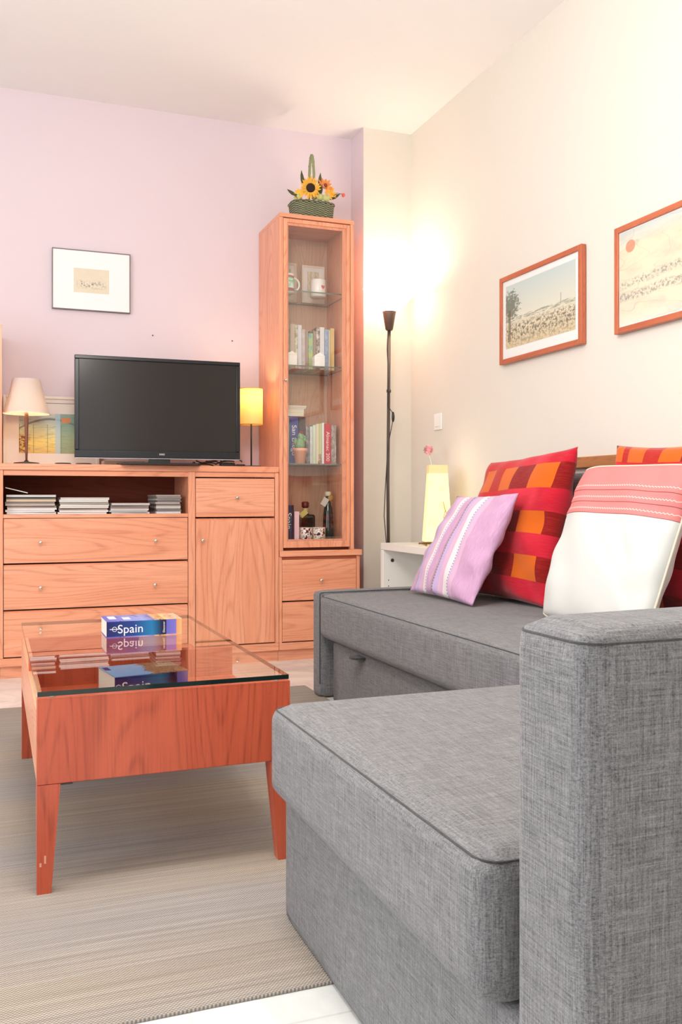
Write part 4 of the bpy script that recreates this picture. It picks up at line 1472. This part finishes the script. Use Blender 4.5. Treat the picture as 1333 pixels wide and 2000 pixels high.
c = g.mix(g.box(u, v, .06, .16, .35, .85), c, srgb(240, 240, 246))
c = g.mix(g.box(u, v, .24, .34, .2, .6), c, srgb(236, 236, 246))
g.color(c)
CVR = g.m
bk = guide('travel_guide', 'thick blue travel guide with a white title lying on the glass table top', .405, 2.715, .4190, .213, .13, .046, R(.6), CVR, SPN, 'Spain')
text('spine_subtitle', 'Discover', .008, LOGO, bk, Matrix.Translation((.055, -.0654, .023)) @ Matrix.Rotation(R(90), 4, 'X') @ Matrix.Rotation(R(90), 4, 'Z'), sx=1.1)
g = G('city_cover_print', .3, .5)
uv = g.coord('UV')
u, v, _ = g.sep(uv)
c = g.ramp(v, [(0, srgb(120, 160, 216)), (1, srgb(150, 180, 222))])
n_ = g.noise(g.mapping(uv, (26, 18, 1)), 1, 3, .7)
city = g.ramp(n_, [(.38, srgb(60, 40, 40)), (.48, srgb(150, 96, 70)), (.55, srgb(206, 160, 120)), (.62, srgb(70, 76, 60))])
msk = g.ma('GREATER_THAN', g.ma('ADD', u, g.ma('MULTIPLY', g.noise(g.mapping(uv, (3, 10, 1)), 1, 2), .3)), .66)
c = g.mix(msk, c, city)
c = g.mix(g.box(u, v, .02, .10, .62, .9), c, srgb(40, 46, 130))
g.color(c)
b2 = guide('travel_guide', 'blue travel guide with a city photo cover lying under the table glass', .352, 2.325, .3332, .186, .15, .052, R(9), g.m, SPN, 'Spain')
text('cover_title', 'Spain', .022, LOGO, b2, Matrix.Translation((-.046, .0, .0503)) @ Matrix.Rotation(R(90), 4, 'Z'), sx=1.1)

# ------------------------------------------------------------------ display cabinet contents
# mugs on the top shelf
g = G('mug_print', .15, .5)
z_ = g.sep(g.coord())[2]
c = g.ramp(g.range(z_, 0, .102), [(0, srgb(244, 240, 234)), (.10, srgb(206, 80, 84)), (.20, srgb(120, 70, 70)), (.24, srgb(176, 222, 196)), (.55, srgb(140, 206, 160)), (.78, srgb(150, 80, 80)), (.82, srgb(206, 92, 96)), (.88, srgb(244, 240, 234))], True)
n_ = g.noise(g.coord(), 60, 2)
c = g.mix(g.ma('MULTIPLY', g.range(n_, .52, .6), g.box(z_, z_, .026, .078, 0, 1)), c, srgb(236, 244, 238))
g.color(c)


def mug(label, x, y, z, r, h, m, handle=(1, 0)):
    t = thing('mug', label, 'mug', (x, y, z), group='mugs on the top glass shelf')
    prof = [(0, .0005), (r * .9, .0005), (r, .005), (r, h - .002), (r - .0015, h), (r - .003, h - .002), (r - .003, .007), (0, .006)]
    obj('cup', MB().lathe(prof, (0, 0, 0), 36, cap=False), m, t, local=True)
    hx, hy = handle
    pts = []
    for i in range(17):
        a = -PI / 2 + PI * i / 16
        q = r - .003 + .032 * math.cos(a)
        pts.append((hx * q, hy * q, h * .5 + h * .33 * math.sin(a)))
    obj('handle', MB().tube(pts, .0045, 10), CERAM, t, local=True)
    return t


mug('white mug with green and red bands on the top glass shelf', 1.418, 4.53, 1.8715, .041, .102, g.m)
m2 = mug('white mug with a small red heart on the top glass shelf', 1.602, 4.56, 1.8715, .042, .092, CERAM, (.2, .98))
ht = MB()
pts = []
for i in range(28):
    a = 2 * PI * i / 28
    hx_ = 16 * math.sin(a) ** 3
    hz_ = 13 * math.cos(a) - 5 * math.cos(2 * a) - 2 * math.cos(3 * a) - math.cos(4 * a)
    th = .35 + hx_ * .0007 / .042
    pts.append((.0424 * math.sin(th), -.0424 * math.cos(th), .05 + hz_ * .0008))
vs = [ht.bm.verts.new(p) for p in pts]
ht.bm.faces.new(vs)
obj('heart_print', ht, plain('red_print', (214, 96, 92), .3), m2, local=True)


def card(label, x0, x1, y, z0, z1, fr, inner, m, group='small frames on the top glass shelf'):
    t = thing('photo_frame', label, 'picture frame', ((x0 + x1) / 2, y, z0), group=group)
    b = fr
    mb = MB()
    mb.box(x0, y, z0 + .0005, x0 + b, y + .012, z1, .001).box(x1 - b, y, z0 + .0005, x1, y + .012, z1, .001)
    mb.box(x0 + b, y, z0 + .0005, x1 - b, y + .012, z0 + b, .001).box(x0 + b, y, z1 - b, x1 - b, y + .012, z1, .001)
    obj('frame', mb, m, t)
    obj('mat_board', MB().box(x0 + b, y + .004, z0 + b, x1 - b, y + .008, z1 - b), plain('frame_mat', (240, 238, 236), .5), t)
    q = inner
    obj('photo', MB().quad([(x0 + b + q, y + .0036, z0 + b + q), (x1 - b - q, y + .0036, z0 + b + q), (x1 - b - q, y + .0036, z1 - b - q), (x0 + b + q, y + .0036, z1 - b - q)]), art('photo_print', 'card'), t)


cream_fr = plain('cream_wood_frame', (236, 214, 184), .5)
card('cream frame standing behind the green and red mug', 1.385, 1.535, 4.715, 1.8713, 2.085, .014, .018, cream_fr)
card('white framed picture standing behind the heart mug', 1.560, 1.690, 4.70, 1.8713, 2.075, .010, .022, plain('ivory_frame', (240, 226, 206), .5))

# candle houses on the second shelf
hs = MB()
hs.box(-.028, -.02, 0, .028, .02, .055, .001)
a_ = [hs.bm.verts.new(p) for p in ((-.031, -.022, .055), (.031, -.022, .055), (.031, .022, .055), (-.031, .022, .055), (0, -.022, .074), (0, .022, .074))]
for q in ((0, 1, 4), (3, 5, 2), (0, 4, 5, 3), (1, 2, 5, 4), (0, 3, 2, 1)):
    hs.bm.faces.new([a_[i] for i in q])
h1 = thing('candle_house', 'white ceramic candle house at the left of the second glass shelf', 'candle holder', (1.424, 4.475, 1.4925), group='white candle houses')
hb = obj('house', hs, CERAM, h1, local=True)
obj('candle_wick', MB().tube([(0, 0, .073), (.001, 0, .079)], .0008, 6), BLACKM, h1, local=True)
dup(h1, (1.575, 4.475, 1.4925), 'white ceramic candle house near the middle of the second glass shelf')

# cactus on the third shelf
cx, cy, cz = 1.472, 4.47, .9925
t = thing('potted_cactus', 'small green cactus with a red flower in a terracotta pot', 'cactus', (cx, cy, cz))
obj('pot', MB().lathe([(0, .0005), (.026, .0005), (.033, .062), (.0375, .063), (.038, .078), (.034, .079), (.031, .07), (0, .068)], (0, 0, 0), 32, cap=False), plain('pale_terracotta', (232, 168, 140), .7), t, local=True)
CG = bm_('cactus_green', (110, 146, 104), (150, 180, 130), (150, 150, 150))
mb = MB()
rib = lambda p: 1 + .07 * math.cos(11 * math.atan2(p.y, p.x))
mb.blob((0, 0, .098), .026, .024, .034, fn=rib, n=16).blob((.006, 0, .135), .017, .016, .024, fn=rib, n=16)
mb.blob((-.026, -.004, .112), .010, .010, .019, fn=rib, n=12).blob((.026, -.004, .128), .008, .008, .016, fn=rib, n=12)
obj('cactus_body', mb, CG, t, local=True)
mb = MB(); petal_ring(mb, (.010, -.004, .156), (0, -.3, 1), .002, .014, 9, .004, .7, .1); mb.blob((.010, -.004, .158), .006, .006, .005, n=6)
obj('flower', mb, plain('red_cactus_flower', (204, 50, 50), .6), t, local=True, fix=False)
o = obj('figurine', MB().lathe([(0, 0), (.009, 0), (.010, .01), (.006, .02), (.0075, .03), (.004, .035)], (0, 0, 0), 16).blob((0, 0, .042), .0075, .0075, .0085, n=8), bm_('brown_figurine', (150, 104, 84), (206, 176, 150), (90, 90, 90)), origin=(0, 0, 0))
o.location = (1.578, 4.46, .9928)
meta(o, 'tiny brown figurine standing in front of the pale books', 'figurine')

# bottles and cups in the bottom compartment
cz = .6013
TAG = plain('yellow_tag', (216, 200, 120), .6)
t = thing('bottle', 'dark square bottle with a yellow tag behind the painted cups', 'bottle', (1.545, 4.60, cz), group='bottles in the bottom compartment')
BG = plain('dark_amber_glass', (50, 34, 26), .08, .7)
obj('body', MB().slab(-.046, -.036, .0005, .046, .036, .128, .012, cuts=8).lathe([(.020, .120), (.014, .150), (.013, .165)], (0, 0, 0), 20), BG, t, local=True)
obj('cap', MB().lathe([(.017, .165), (.019, .170), (.019, .192), (.012, .196), (0, .196)], (0, 0, 0), 20), plain('dark_red_cap', (96, 34, 30), .4), t, local=True)
obj('neck_label', MB().lathe([(.0155, .145), (.0155, .162)], (0, 0, 0), 20, cap=False), plain('cream_label', (214, 190, 150), .6), t, local=True)
tg = MB().box(-.022, -.0006, -.014, .022, .0006, .014)
bmesh.ops.rotate(tg.bm, verts=tg.bm.verts[:], cent=(0, 0, 0), matrix=Matrix.Rotation(R(-38), 3, 'Y'))
bmesh.ops.translate(tg.bm, verts=tg.bm.verts[:], vec=(-.022, -.040, .134))
obj('tag', tg, TAG, t, local=True)
t = thing('bottle', 'tall slim dark green bottle with a cream cap and paper tag', 'bottle', (1.668, 4.585, cz), group='bottles in the bottom compartment')
g2 = G('green_bottle_with_fruit', .08, .6)
n_ = g2.noise(g2.coord(), 55, 2)
z_ = g2.sep(g2.coord())[2]
g2.color(g2.mix(g2.ma('MULTIPLY', g2.range(n_, .5, .6), g2.box(z_, z_, .05, .13, 0, 1)), srgb(34, 44, 30), srgb(120, 24, 26)))
obj('body', MB().lathe([(0, .0005), (.030, .0005), (.032, .006), (.029, .05), (.026, .13), (.022, .16), (.014, .185), (.013, .225)], (0, 0, 0), 24), g2.m, t, local=True)
obj('cap', MB().lathe([(.015, .225), (.017, .230), (.017, .246), (.010, .250), (0, .250)], (0, 0, 0), 20), plain('cream_cap', (226, 210, 180), .5), t, local=True)
obj('raffia_bow', MB().blob((.008, -.014, .212), .016, .008, .016, n=8, fn=lambda p: 1 + .25 * math.sin(9 * p.x + 5 * p.z)), plain('golden_raffia', (190, 140, 70), .7), t, local=True)
tg = MB().box(-.016, -.0006, -.022, .016, .0006, .022)
bmesh.ops.rotate(tg.bm, verts=tg.bm.verts[:], cent=(0, 0, 0), matrix=Matrix.Rotation(R(32), 3, 'Y'))
bmesh.ops.translate(tg.bm, verts=tg.bm.verts[:], vec=(-.026, -.020, .195))
obj('tag', tg, plain('ivory_tag', (220, 212, 200), .6), t, local=True)
for x, lab, seed in ((1.502, 'small painted cup nearer the books in the bottom compartment', 0), (1.573, 'small painted cup nearer the tall bottle in the bottom compartment', 5)):
    g3 = G('painted_cup', .2, .5)
    cc = g3.coord()
    n_ = g3.noise(g3.vadd(cc, (seed, 0, 0)), 55, 2, .6)
    g3.color(g3.ramp(n_, [(.30, srgb(40, 40, 60)), (.42, srgb(214, 110, 90)), (.47, srgb(236, 232, 230)), (.56, srgb(226, 190, 120)), (.62, srgb(110, 140, 190)), (.7, srgb(236, 236, 236))], True))
    prof = [(0, .0005), (.031, .0005), (.034, .004), (.035, .062), (.0335, .063), (.0325, .061), (.031, .006), (0, .005)]
    t = thing('cup', lab, 'cup', (x, 4.465, cz), group='painted cups in the bottom compartment')
    obj('cup_body', MB().lathe(prof, (0, 0, 0), 32, cap=False), g3.m, t, local=True)
    obj('rim', MB().tube([(.0342 * math.cos(a * PI / 16), .0342 * math.sin(a * PI / 16), .0625) for a in range(32)], .0012, 6, closed=True), plain('cup_rim', (236, 206, 190), .3), t, local=True)
